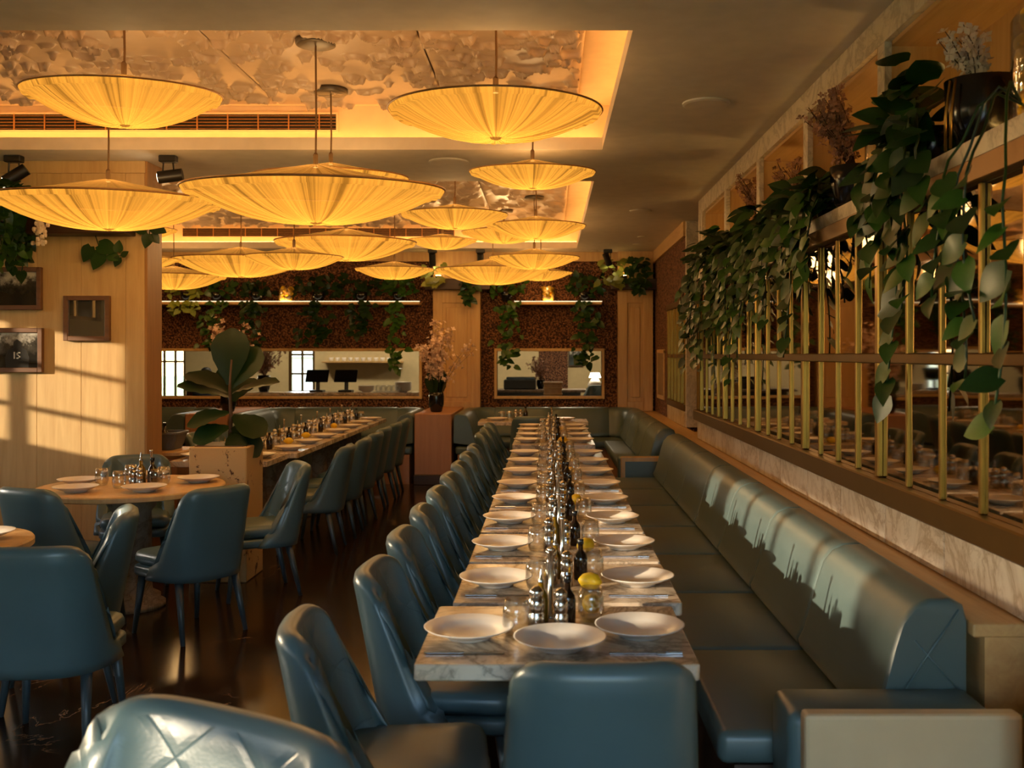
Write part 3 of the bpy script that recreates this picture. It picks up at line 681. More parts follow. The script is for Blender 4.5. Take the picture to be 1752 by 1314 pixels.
chair(-2.25, 4.63, PI/2+.40, 'blue leather chair turned sideways with quilting lit by the sun, left foreground', g)
chair(-.75, 1.69, math.atan2(-.87, -.48)-PI/2, 'pale blue quilted chair in the bottom left foreground, facing the camera', None, 1.035, 1.55)

# ================================================================== BANQUETTES
# profile: distance inwards from the rear line, height
BP = [(0, .50), (0, .80), (.012, .842), (.05, .86), (.11, .857), (.155, .838), (.19, .795), (.215, .72), (.24, .62), (.265, .54), (.285, .50), (.28, .475), (.25, .468)]
def sweep(path, a, b, puff=.012):
    """back cushion following path points a..b; path = list of (pos, inward dir)"""
    V = []; n = len(BP); pts = path[a:b+1]; m_ = len(pts); cx = .12; cz = .65
    for i, (p, d) in enumerate(pts):
        e = min(i, m_-1-i); k = 1.0 if e > 0 else .955
        for (q, z) in BP: V.append((p[0]+d[0]*(cx+(q-cx)*k), p[1]+d[1]*(cx+(q-cx)*k), cz+(z-cz)*k))
    F = [(i*n+j, i*n+(j+1) % n, (i+1)*n+(j+1) % n, (i+1)*n+j) for i in range(m_-1) for j in range(n)]
    F += [tuple(range(n))[::-1], tuple((m_-1)*n+j for j in range(n))]
    return V, F
def cushion_obj(path, a, b, parent, loc):
    V, F = sweep(path, a, b); V = [(x-loc[0], y-loc[1], z) for x, y, z in V]
    return smooth_angle(link(bpy.data.objects.new('back_cushion', mesh('back_cushion', V, F, 'bench_leather')), parent), 50)
def densify(pts, dirs, first=.03):
    return list(zip(pts, dirs))
# long bench
bl = (.95, 2.9, 0)
t = thing('banquette', 'long blue leather bench running along the right wall under the mirror grid', 'bench', bl)
seams = [2.93, 3.8, 4.7, 5.6, 6.5, 7.4, 8.3, 9.1]
for a, b in zip(seams, seams[1:]):
    ys = [a+.001, a+.012, a+.03]+[a+(b-a)*k/6 for k in range(1, 6)]+[b-.03, b-.012, b-.001]
    cushion_obj([((1.232, y), (-1, 0)) for y in ys], 0, len(ys)-1, t, bl)
def L(b, loc): b.v = [(x-loc[0], y-loc[1], z-loc[2]) for x, y, z in b.v]; return b
for a, b in zip(seams, seams[1:]):
    L(MB().rbox(.50, 1.0, a+.002 if a > 3 else 2.95, b-.002, .36, .462, .03, 3), bl).obj('seat_cushion', 'bench_leather', t, True)
L(MB().box(.55, 1.23, 2.96, 9.1, .0, .36), bl).obj('base', 'dark_wood', t)
L(MB().rbox(.655, 1.232, 2.725, 2.95, .12, .60, .035, 3), bl).obj('armrest', 'blue_leather', t, True)
L(MB().rbox(.685, 1.27, 2.665, 2.725, .0, .615, .012, 2), bl).obj('end_panel', 'beige_board', t)
for (a, b) in (((1.02, .56), (1.205, .83)), ((1.075, .74), (1.215, .58))):
    L(MB().tube([(a[0], 2.929, a[1]), (b[0], 2.929, b[1])], .0035, 6), bl).obj('seam', 'blue_leather', t, True)
# far right booth, U of backs
def arc(c, r, a0, a1, n=6):
    return [((c[0]+r*math.cos(math.radians(a0+(a1-a0)*k/n)), c[1]+r*math.sin(math.radians(a0+(a1-a0)*k/n))), (-math.cos(math.radians(a0+(a1-a0)*k/n)), -math.sin(math.radians(a0+(a1-a0)*k/n)))) for k in range(n+1)]
def ubooth(name_label, xr, xl, ynr, ynl, yw, right_arm=True, left_arm=True, arm_panel=False):
    loc = ((xr+xl)/2, yw, 0); t = thing('banquette', name_label, 'bench', loc)
    segs = []; r = .42
    def line(p, q, d):
        n = max(2, int((Vector(p)-Vector(q)).length/.12)); pts = [0, .01]+[k/n for k in range(1, n)]+[.99, 1]
        return [((p[0]+(q[0]-p[0])*f, p[1]+(q[1]-p[1])*f), d) for f in pts]
    if right_arm:
        L0 = yw-r-ynr; nseg = max(1, round(L0/.95))
        for k in range(nseg): segs.append(line((xr, ynr+L0*k/nseg), (xr, ynr+L0*(k+1)/nseg-.003), (-1, 0)))
        segs.append(arc((xr-r, yw-r), r, 0, 90))
    x1 = xr-(r if right_arm else 0); x0 = xl+(r if left_arm else 0); nseg = max(1, round((x1-x0)/1.0))
    for k in range(nseg): segs.append(line((x1-(x1-x0)*k/nseg, yw), (x1-(x1-x0)*(k+1)/nseg+.003, yw), (0, -1)))
    if left_arm:
        segs.append(arc((xl+r, yw-r), r, 90, 180)); segs.append(line((xl, yw-r), (xl, ynl), (1, 0)))
    for s_ in segs: cushion_obj(s_, 0, len(s_)-1, t, loc)
    sd = .62
    L(MB().rbox(xl+.02, xr-.02, yw-.2-sd, yw-.02, .36, .462, .03, 3), loc).obj('seat_cushion', 'bench_leather', t, True)
    L(MB().box(xl+.05, xr-.05, yw-.12-sd, yw-.02, 0, .36), loc).obj('base', 'terracotta_wood', t)
    if right_arm:
        L(MB().rbox(xr-.52, xr-.02, ynr+.02, yw-.2-sd, .36, .462, .03, 3), loc).obj('seat_cushion', 'bench_leather', t, True)
        L(MB().box(xr-.48, xr-.05, ynr+.04, yw-.12-sd, 0, .36), loc).obj('base', 'terracotta_wood', t)
    if left_arm:
        L(MB().rbox(xl+.02, xl+.52, ynl+.02, yw-.2-sd, .36, .462, .03, 3), loc).obj('seat_cushion', 'bench_leather', t, True)
        L(MB().box(xl+.05, xl+.48, ynl+.04, yw-.12-sd, 0, .36), loc).obj('base', 'terracotta_wood', t)
    if arm_panel:
        L(MB().rbox(.66, 1.232, ynr-.2, ynr-.005, .1, .60, .03, 3), loc).obj('armrest', 'blue_leather', t, True)
        L(MB().rbox(.68, 1.24, ynr-.26, ynr-.2, 0, .61, .008, 1), loc).obj('end_panel', 'oak', t); L(MB().rbox(.72, 1.22, ynr-.266, ynr-.258, .02, .565, .003, 1), loc).obj('leather_inset', 'bench_leather', t)
    return t
YW = 13.80
ubooth('blue leather U-shaped bench in the far right corner booth', 1.232, -1.17, 9.72, 12.12, YW, arm_panel=True)
ubooth('blue leather U-shaped bench of the middle booth below the long opening', -1.66, -3.90, 12.12, 12.12, YW)
ubooth('blue leather bench of the left booth, partly hidden by the oak wall', -4.45, -6.28, 12.12, 12.12, YW, True, False)
def divider(x0, x1, label):
    t = thing('booth_divider', label, 'divider', ((x0+x1)/2, 12.1, 0)); W2 = (x1-x0)/2
    MB().rbox(-W2, W2, 0, 1.72, .12, .86, .006, 1).obj('panel_box', 'terracotta_wood', t)
    MB().rbox(-W2-.01, W2+.01, -.02, 1.72, .0, .12, .006, 1).obj('plinth', 'dark_wood', t)
divider(-1.64, -1.19, 'reddish wooden divider block between the far right and middle booths')
divider(-4.43, -3.92, 'reddish wooden divider block between the middle and left booths')

# ================================================================== PENDANT LAMPS
def lamp_mesh(seed, lower, h):
    rr = random.Random(seed); seg = 168; V = []; F = []
    ph = [(rr.choice([17, 23, 29, 37, 43]), rr.uniform(0, 6.3), rr.uniform(.3, 1)) for _ in range(5)]
    if lower: prof = [(1.0, 0), (.97, -.05*h/.27), (.92, None), (.84, None), (.74, None), (.62, None), (.5, None), (.38, None), (.26, None), (.16, None), (.09, None), (.05, None)]
    else: prof = [(1.0, 0), (.93, None), (.8, None), (.62, None), (.44, None), (.28, None), (.14, None), (.05, None)]
    for i, (r, z) in enumerate(prof):
        if z is None:
            z = -h*(1-r**2.3) if lower else h*(1-r)**1.15
            if lower and r < .12: z += (.12-r)*.45
        for k in range(seg):
            a = 2*PI*k/seg; f = sum(w_*math.sin(n*a+p) for n, p, w_ in ph)/3
            amp = (.010 if 0 < i else 0)*min(1, r*3)
            V.append((r*math.cos(a), r*math.sin(a), z+amp*f))
    n = len(prof)
    F = [(i*seg+k, (i+1)*seg+k, (i+1)*seg+(k+1) % seg, i*seg+(k+1) % seg) for i in range(n-1) for k in range(seg)]
    F.append(tuple((n-1)*seg+k for k in range(seg)))
    if not lower: F = [f[::-1] for f in F]
    return mesh('shade' if lower else 'shade_top', V, F, 'lamp_shade' if lower else 'lamp_dome', True)
LOW = [lamp_mesh(s, True, .27) for s in (1, 2, 3)]; DEEP = lamp_mesh(4, True, .35); TOP = [lamp_mesh(s, False, .20) for s in (5, 6)]
RIM = MB().tube([(math.cos(2*PI*k/64), math.sin(2*PI*k/64), 0) for k in range(65)], .010, 6).mesh('rim', 'oak_trim', True)
KNOB = MB().lathe([(.052, .02), (.06, 0), (.045, -.022), (.02, -.03)], 20).mesh('gather_knob', 'lamp_dome', True)
CAN = MB().lathe([(.10, -.035), (.11, -.03), (.11, -.002), (.10, 0)], 20).mesh('canopy', 'grey_metal', True)
LAMPS = [  # px, py of rim centre, depth, diameter, what
 (212, 160, 5.0, .945, 'upper left paper-pale lamp high in the near recess', DEEP),
 (848, 190, 4.9, 1.05, 'bright lamp on the right of the near recess', None),
 (185, 343, 6.36, 1.40, 'broad lamp hanging low in front of the oak wall', None),
 (540, 324, 5.53, 1.43, 'broadest and nearest low lamp over the aisle', None),
 (566, 304, 6.55, 1.02, 'lamp almost hidden behind the broadest low lamp', None),
 (911, 294, 6.85, .87, 'small lamp below the right end of the near recess', None),
 (778, 367, 8.84, .95, 'lamp under the front edge of the far recess', None),
 (917, 386, 10.0, 1.0, 'uppermost lamp at the right of the far cluster', None),
 (862, 397, 12.0, 1.02, 'lamp tucked behind the uppermost right lamp', None),
 (914, 440, 11.0, 1.0, 'lamp over the far end of the bench row', None),
 (843, 461, 12.45, 1.42, 'broad far lamp overlapping the oak pilaster', None),
 (925, 466, 13.45, .86, 'small farthest lamp peeking out behind the broad far lamp', None),
 (675, 460, 12.07, .95, 'low lamp hanging free before the cork wall', None),
 (757, 411, 12.6, .87, 'small lamp in the middle of the far cluster', None),
 (592, 414, 10.0, 1.40, 'broad lamp in the middle of the far recess', None),
 (503, 439, 8.9, .87, 'lamp overlapping the broad left lamp of the far cluster', None),
 (412, 444, 11.4, 1.5, 'broad lamp at the left of the far cluster', None),
 (297, 472, 12.9, 1.32, 'lowest far lamp beside the oak wall end', None),
 (240, 443, 10.0, .76, 'lamp mostly hidden by the oak wall end', None),
 (232, 392, 9.4, .74, 'high lamp mostly hidden by the oak wall end', None)]
for i, (px, py, Y, d, what, low) in enumerate(LAMPS):
    p = P(px, py, Y); r = d/2
    t = thing('pendant_lamp', 'round gathered amber fabric pendant, the '+what, 'pendant lamp', p, 0, 'amber fabric pendants')
    sh_ = inst('shade', low or LOW[i % 3], t, scale=(r, r, r)); inst('gather_knob', KNOB, sh_, (0, 0, -.27+.03 if low is None else -.32)); tops_ = [sh_, inst('shade_top', TOP[i % 2], t, scale=(r, r, r)), inst('rim', RIM, t, scale=(r, r, r))]
    tilt = {0: .085, 1: .03, 2: .05, 3: .065, 4: .05, 5: .06}.get(i, .022)
    for o in tops_: o.rotation_euler = (tilt, 0, R.uniform(0, 6)); o.rotation_mode = 'ZYX'
    top = PZ-.02-p.z
    MB().tube([(0, 0, .18*r), (.003, .002, top*.5), (0, 0, top)], .006, 6).obj('cord', 'cord', t)
    MB().lathe([(.014, .17*r), (.014, .17*r+.07), (.008, .17*r+.08)], 10).obj('cord_grip', 'cord', t)
    inst('canopy', CAN, t, (0, 0, top+.02))
    ld = bpy.data.lights.new('lamp_bulb', 'POINT'); ld.energy = 18*r*r/.25; ld.color = (1.0, .70, .38); ld.shadow_soft_size = .25*r
    lo = bpy.data.objects.new('lamp_bulb', ld); link(lo, t); lo.location = (0, 0, -.02*r)

# ================================================================== CEILING FITTINGS
def disc_speaker(px, py, d, label):
    Y = (CZ-EYE)*FPX/(607-py); p = P(px, py, Y)
    t = thing('ceiling_speaker', label, 'speaker', (p.x, Y, CZ))
    MB().lathe([(d/2, -.001), (d/2, -.010), (d/2-.012, -.014)], 32).obj('ring', 'white_paint', t); MB().lathe([(d/2-.014, -.012), (d/2-.016, -.015), (.01, -.016)], 32).obj('grille', 'ceiling_paint', t)
disc_speaker(1208, 176, .27, 'round white speaker in the ceiling above the long bench')
disc_speaker(768, 276, .30, 'round speaker in the ceiling strip between the two recesses')
disc_speaker(1096, 360, .22, 'small round speaker in the ceiling near the mirror grid end')
for k, (px, py) in enumerate(((1098, 405), (1090, 418), (1016, 432), (1036, 432))):
    Y = min(13.75, (CZ-EYE)*FPX/(607-py)); p = P(px, py, Y)
    t = thing('downlight', 'small recessed downlight, '+['nearest one at the far right of the ceiling', 'second one at the far right of the ceiling', 'left one of the pair before the cork wall', 'right one of the pair before the cork wall'][k], 'downlight', (p.x, Y, CZ), 0, 'recessed downlights')
    MB().lathe([(.055, 0), (.055, -.006), (.042, -.008)], 20).obj('ring', 'white_paint', t); MB().lathe([(.040, -.002), (.040, -.005)], 20).obj('lens', 'bulb_white', t)
def spot(px, py, Y, aim, label):
    p = P(px, py, Y); t = thing('track_spotlight', label, 'spotlight', (p.x, Y, CZ), 0, 'black ceiling spotlights')
    MB().rbox(-.06, .06, -.035, .035, -.05, 0, .006, 1).obj('mount', 'black_metal', t)
    MB().tube([(-.035, 0, -.05), (-.04, 0, -.12)], .006, 6).obj('yoke_arm', 'black_metal', t); MB().tube([(.035, 0, -.05), (.04, 0, -.12)], .006, 6).obj('yoke_arm', 'black_metal', t)
    d = Vector(aim).normalized(); c = Vector((0, 0, -.15))
    b = MB().tube([c-d*.10, c-d*.095, c+d*.07], .045, 16).obj('head', 'black_metal', t, False); smooth_angle(b)
    MB().tube([c+d*.07, c+d*.073], .036, 16).obj('lens', 'bulb_white', t)
spot(24, 268, 7.2, (-.75, -.2, -.55), 'black spotlight at the left picture edge above the oak wall'); spot(288, 268, 7.2, (-.95, -.15, -.15), 'black spotlight by the right end of the oak wall')
spot(740, 437, 13.6, (0, .3, -.6), 'black spotlight left of the oak pilaster'); spot(822, 437, 13.6, (0, .3, -.6), 'black spotlight right of the oak pilaster'); spot(1040, 435, 13.6, (.25, .3, -.6), 'black spotlight before the right cork panel')

# ================================================================== PICTURES
def picture(px0, py0, px1, py1, label, matn, extra=None):
    Y = part_y0-.035; a = P(px0, py1, Y); b = P(px1, py0, Y); w_ = b.x-a.x; h = b.z-a.z
    t = thing('framed_picture', label, 'picture', ((a.x+b.x)/2, part_y0-.002, a.z), 0, 'pictures on the oak wall'); W2 = w_/2; f = .034; D = -.038
    MB().rbox(-W2, -W2+f, D, 0, 0, h, .003, 1).rbox(W2-f, W2, D, 0, 0, h, .003, 1).rbox(-W2+f, W2-f, D, 0, 0, f, .003, 1).rbox(-W2+f, W2-f, D, 0, h-f, h, .003, 1).obj('frame', 'frame_wood', t)
    o = MB().box(-W2+f, W2-f, -.02, -.008, f, h-f).obj('print', matn, t)
    return t, W2, h
picture(-42, 457, 70, 530, 'upper framed black and white crowd photograph at the left edge', 'photo_a')
t, W2, h = picture(-42, 561, 72, 637, 'lower framed black and white photograph of a player numbered 15', 'photo_b')
def poly(name, pts, y, mat, parent): return link(bpy.data.objects.new(name, mesh(name, [(x, y, z) for x, z in pts], [tuple(range(len(pts)))], mat)), parent)
plain('print_dark', srgb(46, 44, 40), .3); plain('print_light', srgb(206, 200, 186), .3)
cx = .055
poly('printed_figure', [(cx-.085, .035), (cx-.09, .11), (cx-.07, .165), (cx-.03, .185), (cx-.028, .225), (cx, .245), (cx+.028, .225), (cx+.03, .185), (cx+.07, .165), (cx+.09, .11), (cx+.085, .035)], -.0205, 'print_dark', t)
s = .011
num = MB().box(cx-.026, cx-.026+s, -.0214, -.021, .10, .15)
for (x0, x1, z0, z1) in ((0, .03, .14, .15), (0, s, .12, .15), (0, .03, .12, .13), (.03-s, .03, .10, .13), (0, .03, .10, .11)): num.box(cx-.006+x0, cx-.006+x1, -.0214, -.021, z0, z1)
num.obj('number_15', 'print_light', t)
picture(108, 506, 187, 583, 'small square framed picture reflecting a window, middle of the oak wall', 'picture_glass')

# ================================================================== PLANTS
def leaf_mesh(name, mat, wid=.40, heart=True, n=7, fold=.10, curl=.16):
    V = []; F = []
    for i in range(n+1):
        tt = i/n
        w_ = wid*math.sin(PI*min(1, tt*.93+.07)**(.62 if heart else .85))**.85*(1 if tt < 1 else 0)
        if heart and i == 0: w_ = wid*.45
        y = tt; z = -curl*tt*tt; dy = -.10 if heart and i == 0 else 0
        V += [(-w_, y+dy, z+fold*w_*1.4), (0, y, z), (w_, y+dy, z+fold*w_*1.4)]
    for i in range(n):
        b = i*3; F += [(b, b+1, b+4, b+3), (b+1, b+2, b+5, b+4)]
    return mesh(name, V, F, mat, True)
POTHOS = [leaf_mesh('leaf', 'pothos', .40), leaf_mesh('leaf', 'pothos', .36, curl=.3), leaf_mesh('leaf', 'dark_leaf', .42, curl=.05)]
def fiddle_mesh():
    V = []; F = []; n = 9
    for i in range(n+1):
        tt = i/n; w_ = (.05+.30*max(0, math.sin(PI*min(1, tt)**1.7))**.62) if i < n else .05; z = -.22*tt*tt
        V += [(-w_, tt, z+.12*w_+.012*(-1)**i), (-w_*.5, tt, z+.05*w_), (0, tt, z), (w_*.5, tt, z+.05*w_), (w_, tt, z+.12*w_-.012*(-1)**i)]
    for i in range(n):
        for k in range(4): F.append((i*5+k, i*5+k+1, i*5+k+6, i*5+k+5))
    return mesh('leaf', V, F, 'fig_leaf', True)
FIG = fiddle_mesh()
def orient(d, n):
    y = Vector(d).normalized(); z = Vector(n); z = (z-y*z.dot(y)).normalized(); x = y.cross(z)
    return Matrix((x, y, z)).transposed()
def add_leaf(parent, me, p, d, n, s):
    o = bpy.data.objects.new('leaf', me); link(o, parent)
    o.matrix_basis = Matrix.Translation(p) @ orient(d, n).to_4x4() @ Matrix.Scale(s, 4); return o
POT = MB().lathe([(.07, 0), (.085, .01), (.105, .10), (.11, .16), (.104, .162), (.098, .15), (.02, .148)], 24).mesh('pot', 'black_gloss', True)
def vine_plant(x, y, z, label, stems, mound, seed, out=(-1, -.25, 0), lsize=(.09, .14), pot=True, spread=.22, mtop=.06, leaf0=0):
    """mound = leaves above the pot; stems = list of (dy, reach, drop, nleaves)"""
    rr = random.Random(seed); t = thing('trailing_plant', label, 'plant', (x, y, z), 0, 'trailing plants')
    if pot: inst('pot', POT, t)
    O = Vector(out).normalized(); h0 = .15 if pot else .02
    for k in range(mound):
        a = rr.uniform(0, 2*PI); r = spread*math.sqrt(rr.random()); b = O*rr.uniform(-.02, .17)
        p = Vector((.45*r*math.cos(a), r*math.sin(a)*1.25, h0+rr.uniform(-.16, mtop)*(1-.5*r/spread)))+b
        d = Vector((math.cos(a)*.4, math.sin(a), rr.uniform(-.7, .5)))+O*.7
        add_leaf(t, rr.choice(POTHOS), p, d, Vector((rr.uniform(-.3, .3), rr.uniform(-.6, .1), .7))+O*.6, rr.uniform(*lsize))
    for (dy, reach, drop, nl) in stems:
        pts = []; n = 12; sw = rr.uniform(-.06, .06); ph = rr.uniform(0, 6)
        for i in range(n+1):
            f = i/n; q = O*(.04+reach*min(1, f*2.6)**.7)
            zz = h0+.05*math.sin(min(1, f*4)*PI)-drop*max(0, f-.12)/.88
            pts.append(Vector((q.x+.02*math.sin(ph+f*5), q.y+dy*min(1, f*3)+sw*f+.03*math.sin(ph+f*7), zz)))
        MB().tube(pts, .0045, 5).obj('stem', 'dark_leaf', t, True)
        for k in range(nl):
            f = leaf0+(1-leaf0)*(k+rr.random()*.8)/nl; ii = min(n-1, int(f*n)); p = pts[ii].lerp(pts[ii+1], f*n-ii)
            side = 1 if k % 2 else -1
            d = Vector((rr.uniform(-.4, .2), side*rr.uniform(.3, 1.0), rr.uniform(-1.0, -.1)))+O*rr.uniform(.1, .7)
            add_leaf(t, rr.choice(POTHOS), p, d, Vector((0, rr.uniform(-.7, .1), rr.uniform(.1, .8)))+O*.9, rr.uniform(*lsize)*(1-.3*f))
    return t
SH = 2.2955
vine_plant(1.50, 3.90, SH, 'big leafy trailing plant on the near marble shelf bay, hanging lowest', [(-.34, .17, .42, 10), (-.26, .19, .62, 12), (-.18, .17, .75, 14), (-.08, .2, .5, 11), (-.12, .17, 1.08, 18), (.02, .19, .42, 11), (.08, .17, .6, 12), (.14, .18, .36, 9), (.18, .18, .5, 10)], 46, 11, lsize=(.12, .17), mtop=.28, spread=.19)
vine_plant(1.42, 2.92, SH, 'trailing plant at the right picture edge before the mirror panes', [(.10, .17, .82, 11), (.0, .19, .66, 8), (.18, .20, .58, 7), (-.2, .17, .95, 10)], 0, 12, lsize=(.11, .16), leaf0=.40, pot=False)
vine_plant(1.50, 5.25, SH, 'trailing plant in the second marble shelf bay from the camera', [(-.25, .17, .45, 14), (-.15, .19, .35, 12), (-.08, .18, .6, 15), (.05, .17, .5, 15), (.12, .19, .4, 12), (.2, .17, .88, 16), (.3, .17, .5, 14), (.38, .18, .4, 12)], 80, 13, spread=.28, mtop=.14, lsize=(.11, .16))
vine_plant(1.50, 6.3, SH, 'dense trailing plant in the third marble shelf bay from the camera', [(-.45+.1*k, .16+.02*(k % 3), (.42, .62, .5, .7, .46)[k % 5], 17) for k in range(10)], 90, 14, spread=.36, lsize=(.09, .14), mtop=.10)
vine_plant(1.50, 7.35, SH, 'dense trailing plant in the fourth marble shelf bay, with the longest vines', [(-.5+.1*k, .17+.025*(k % 3), (.62, .9, .7, 1.08, .66)[k % 5], 19) for k in range(11)], 90, 15, spread=.36, lsize=(.09, .14), mtop=.12)
vine_plant(1.50, 8.55, SH, 'farthest dense trailing plant on the marble shelf, beside the alcove', [(-.5+.1*k, .2+.05*(k % 3), (.7, .95, .8, 1.0, .66)[k % 5], 19) for k in range(11)], 90, 16, spread=.38, lsize=(.09, .14), mtop=.16)
# blossom sprays
def spray(parent, base, n, hgt, spread, mat, seed, z0=0, fsize=.016, lean=(0, 0), dens=16, clump=.05):
    rr = random.Random(seed); st = MB(); bl_ = MB()
    for k in range(n):
        a = rr.uniform(0, 2*PI); r = spread*(.35+.65*rr.random()); H = hgt*rr.uniform(.65, 1.0)
        pts = [Vector((base[0]+(r*math.cos(a)+lean[0])*f**1.4+.015*math.sin(f*6+k), base[1]+(r*math.sin(a)+lean[1])*f**1.4, base[2]+z0+H*f)) for f in [i/7 for i in range(8)]]
        st.tube(pts, .004, 4, .002)
        for q in range(dens):
            f = rr.uniform(.30, 1.0)*7; i = min(6, int(f)); p = pts[i].lerp(pts[i+1], f-i)+Vector([rr.gauss(0, clump*.6) for _ in range(3)])
            s = fsize*rr.uniform(.6, 1.3); u = Vector([rr.gauss(0, 1) for _ in range(3)]).normalized(); v_ = u.orthogonal().normalized(); w_ = u.cross(v_)
            for c in range(4):
                A = PI/2*c+.3; d = v_*math.cos(A)+w_*math.sin(A); e = w_*math.cos(A)-v_*math.sin(A)
                bl_.add([p, p+d*s*.7+e*s*.5+u*s*.2, p+d*s*1.3+u*s*.35, p+d*s*.7-e*s*.5+u*s*.2], [(0, 1, 2, 3)])
    st.obj('twigs', 'twig', parent)
    o = bl_.obj('blossoms', mat, parent); o['kind'] = 'stuff'
VASE = MB().lathe([(.055, 0), (.07, .01), (.095, .10), (.098, .2), (.088, .25), (.082, .25), (.085, .2), (.02, .1)], 24).mesh('vase', 'black_gloss', True)
def blossom_vase(x, y, z, label, seed, leaves=True):
    t = thing('blossom_vase', label, 'vase', (x, y, z)); inst('vase', VASE, t)
    spray(t, (0, 0, .2), 15, .98, .24, 'blossom', seed, fsize=.026, dens=34)
    spray(t, (.05, -.02, .2), 3, .86, .12, 'blossom', seed+1, fsize=.022, lean=(.36, 0), dens=20)
    rr = random.Random(seed)
    for k in range(9):
        a = rr.uniform(0, 6.3); add_leaf(t, FIG, Vector((.04*math.cos(a), .04*math.sin(a), .2)), (.35*math.cos(a), .35*math.sin(a), 1), (math.cos(a), math.sin(a)-.5, .2), rr.uniform(.22, .4))
blossom_vase(-1.42, 12.5, .861, 'black vase of tall pale pink blossom on the divider by the oak pilaster', 31)
blossom_vase(-4.03, 12.5, .861, 'black vase of pink blossom on the left divider, behind the fig tree', 35)
# pots of dried flowers and jars of lemons on the marble shelf
t = thing('flower_pot', 'black bowl pot of white blossom with gold handles on the near shelf bay', 'pot', (1.53, 3.50, SH)).scale = (.86, .74, .95)
t = bpy.data.objects['flower_pot']
MB().lathe([(.08, 0), (.10, .01), (.15, .12), (.16, .26), (.152, .262), (.14, .24), (.02, .22)], 28).obj('pot', 'black_gloss', t, True)
MB().tube([(-.158, -.05, .25), (-.17, -.03, .12), (-.16, 0, .0)], .006, 6).tube([(-.15, -.09, .25), (-.165, -.08, .12), (-.16, -.06, 0)], .006, 6).obj('handle', 'brass', t, True)
spray(t, (0, 0, .2), 11, .27, .17, 'white_blossom', 41, fsize=.022, dens=11, clump=.018, lean=(-.05, 0))
t = thing('flower_pot', 'black pot of dried pink flowers in the second shelf bay', 'pot', (1.47, 4.82, SH)); inst('pot', POT, t, scale=(1, 1, 1.2)); spray(t, (0, 0, .15), 16, .42, .12, 'dried_flower', 42, fsize=.017, dens=26, lean=(-.14, .0), clump=.035)
t = thing('flower_pot', 'black pot of dried flowers in the third shelf bay', 'pot', (1.51, 6.0, SH)); inst('pot', POT, t); spray(t, (0, 0, .15), 10, .34, .12, 'dried_flower', 43, fsize=.015, dens=20, lean=(-.08, 0), clump=.03)
t = thing('flower_pot', 'black pot of dried flowers in the fourth shelf bay', 'pot', (1.51, 7.0, SH)); inst('pot', POT, t); spray(t, (0, 0, .15), 12, .42, .13, 'dried_flower', 44, fsize=.016, dens=22, lean=(-.1, 0), clump=.03)
def lemon_jar(x, y, z, r, h, n, label, what, seed, light=True):
    t = thing('glass_jar', label, 'jar', (x, y, z), 0, 'glass jars of lemons')
    MB().lathe([(r*.9, .012), (r, .02), (r, h-.03), (r*.8, h), (r*.78, h), (r*.97, h-.03), (r*.97, .022), (.01, .018)], 28).obj('jar_wall', 'thin_glass', t, True)
    MB().lathe([(r*.8, 0), (r*.8, .010)], 24).obj('light_puck', 'jar_led', t)
    rr = random.Random(seed); per = 3; zz = z+.055; k = 0; ring = max(.001, r-.045)
    while k < n:
        a0 = rr.uniform(0, 6)
        for q in range(per):
            if k >= n: break
            a = a0+q*2*PI/per; o = inst('lemon', LEM, None, (x+ring*math.cos(a), y+ring*math.sin(a), zz+rr.uniform(-.004, .004)), (rr.uniform(0, 3), rr.uniform(0, 3), rr.uniform(0, 3)), (1.15, 1.15, 1.15))
            tag(o, 'yellow lemon inside '+what, 'lemon', 'lemons inside '+what); k += 1
        zz += .062
lemon_jar(1.60, 3.22, SH, .10, .40, 18, 'tall glass jar full of lemons at the right picture edge, lit from below', 'the tall jar at the right picture edge', 51)
lemon_jar(1.53, 4.55, SH, .085, .28, 12, 'glass jar of lemons lit from below in the second shelf bay', 'the jar in the second shelf bay', 52)
lemon_jar(1.53, 5.75, SH, .085, .24, 9, 'glass jar of lemons lit from below in the third shelf bay', 'the jar in the third shelf bay', 53)
for k, y in enumerate(BAY[2:-1]):
    for dy in (.18, .95):
        t = thing('uplight', f'small warm uplight on the marble shelf, {["left", "right"][dy > .5]} one in the {ORD[k]} bay', 'uplight', (1.66, y+dy, SH), 0, 'uplights on the marble shelf'); MB().lathe([(.035, 0), (.035, .03)], 14).obj('body', 'black_metal', t); MB().lathe([(.03, .031), (.03, .035)], 14).obj('lens', 'puck_led', t)
# plants on the oak wall (left)
t = struct(MB().rbox(-4.4, P(213, 0, 7.2).x, part_y0-.2, part_y0-.001, P(0, 402, 7.3).z, P(0, 385, 7.3).z+.06, .005, 1).obj('trim_7', 'dark_wood'), 'dark wooden planter shelf high on the oak wall')
zt = P(0, 385, 7.3).z+.0605
vine_plant(P(30, 0, 7.28).x, 7.29, zt, 'bushy trailing plant at the top left of the oak wall', [(-.2+.05*k, .12+.02*(k % 3), (.42, .36, .3)[k % 3]+.15, 14) for k in range(9)], 60, 21, out=(.4, -1, 0), mtop=.1, lsize=(.09, .14))
t = thing('flower_spray', 'hanging white flower tassel beside the bushy plant on the oak wall', 'flowers', (P(72, 0, 7.1).x, 7.08, P(0, 380, 7.1).z-.16))
rr = random.Random(5); b = MB()
for k in range(70):
    f = rr.random(); b.sphere((rr.gauss(0, .026), rr.gauss(0, .02), .30*f), .016, .016, .02, 6, 4)
b.obj('petals', 'white_blossom', t)['kind'] = 'stuff'
MB().tube([(0, .02, .0), (0, .03, .2), (-.02, .1, .36)], .004, 5).obj('stem', 'dark_leaf', t)
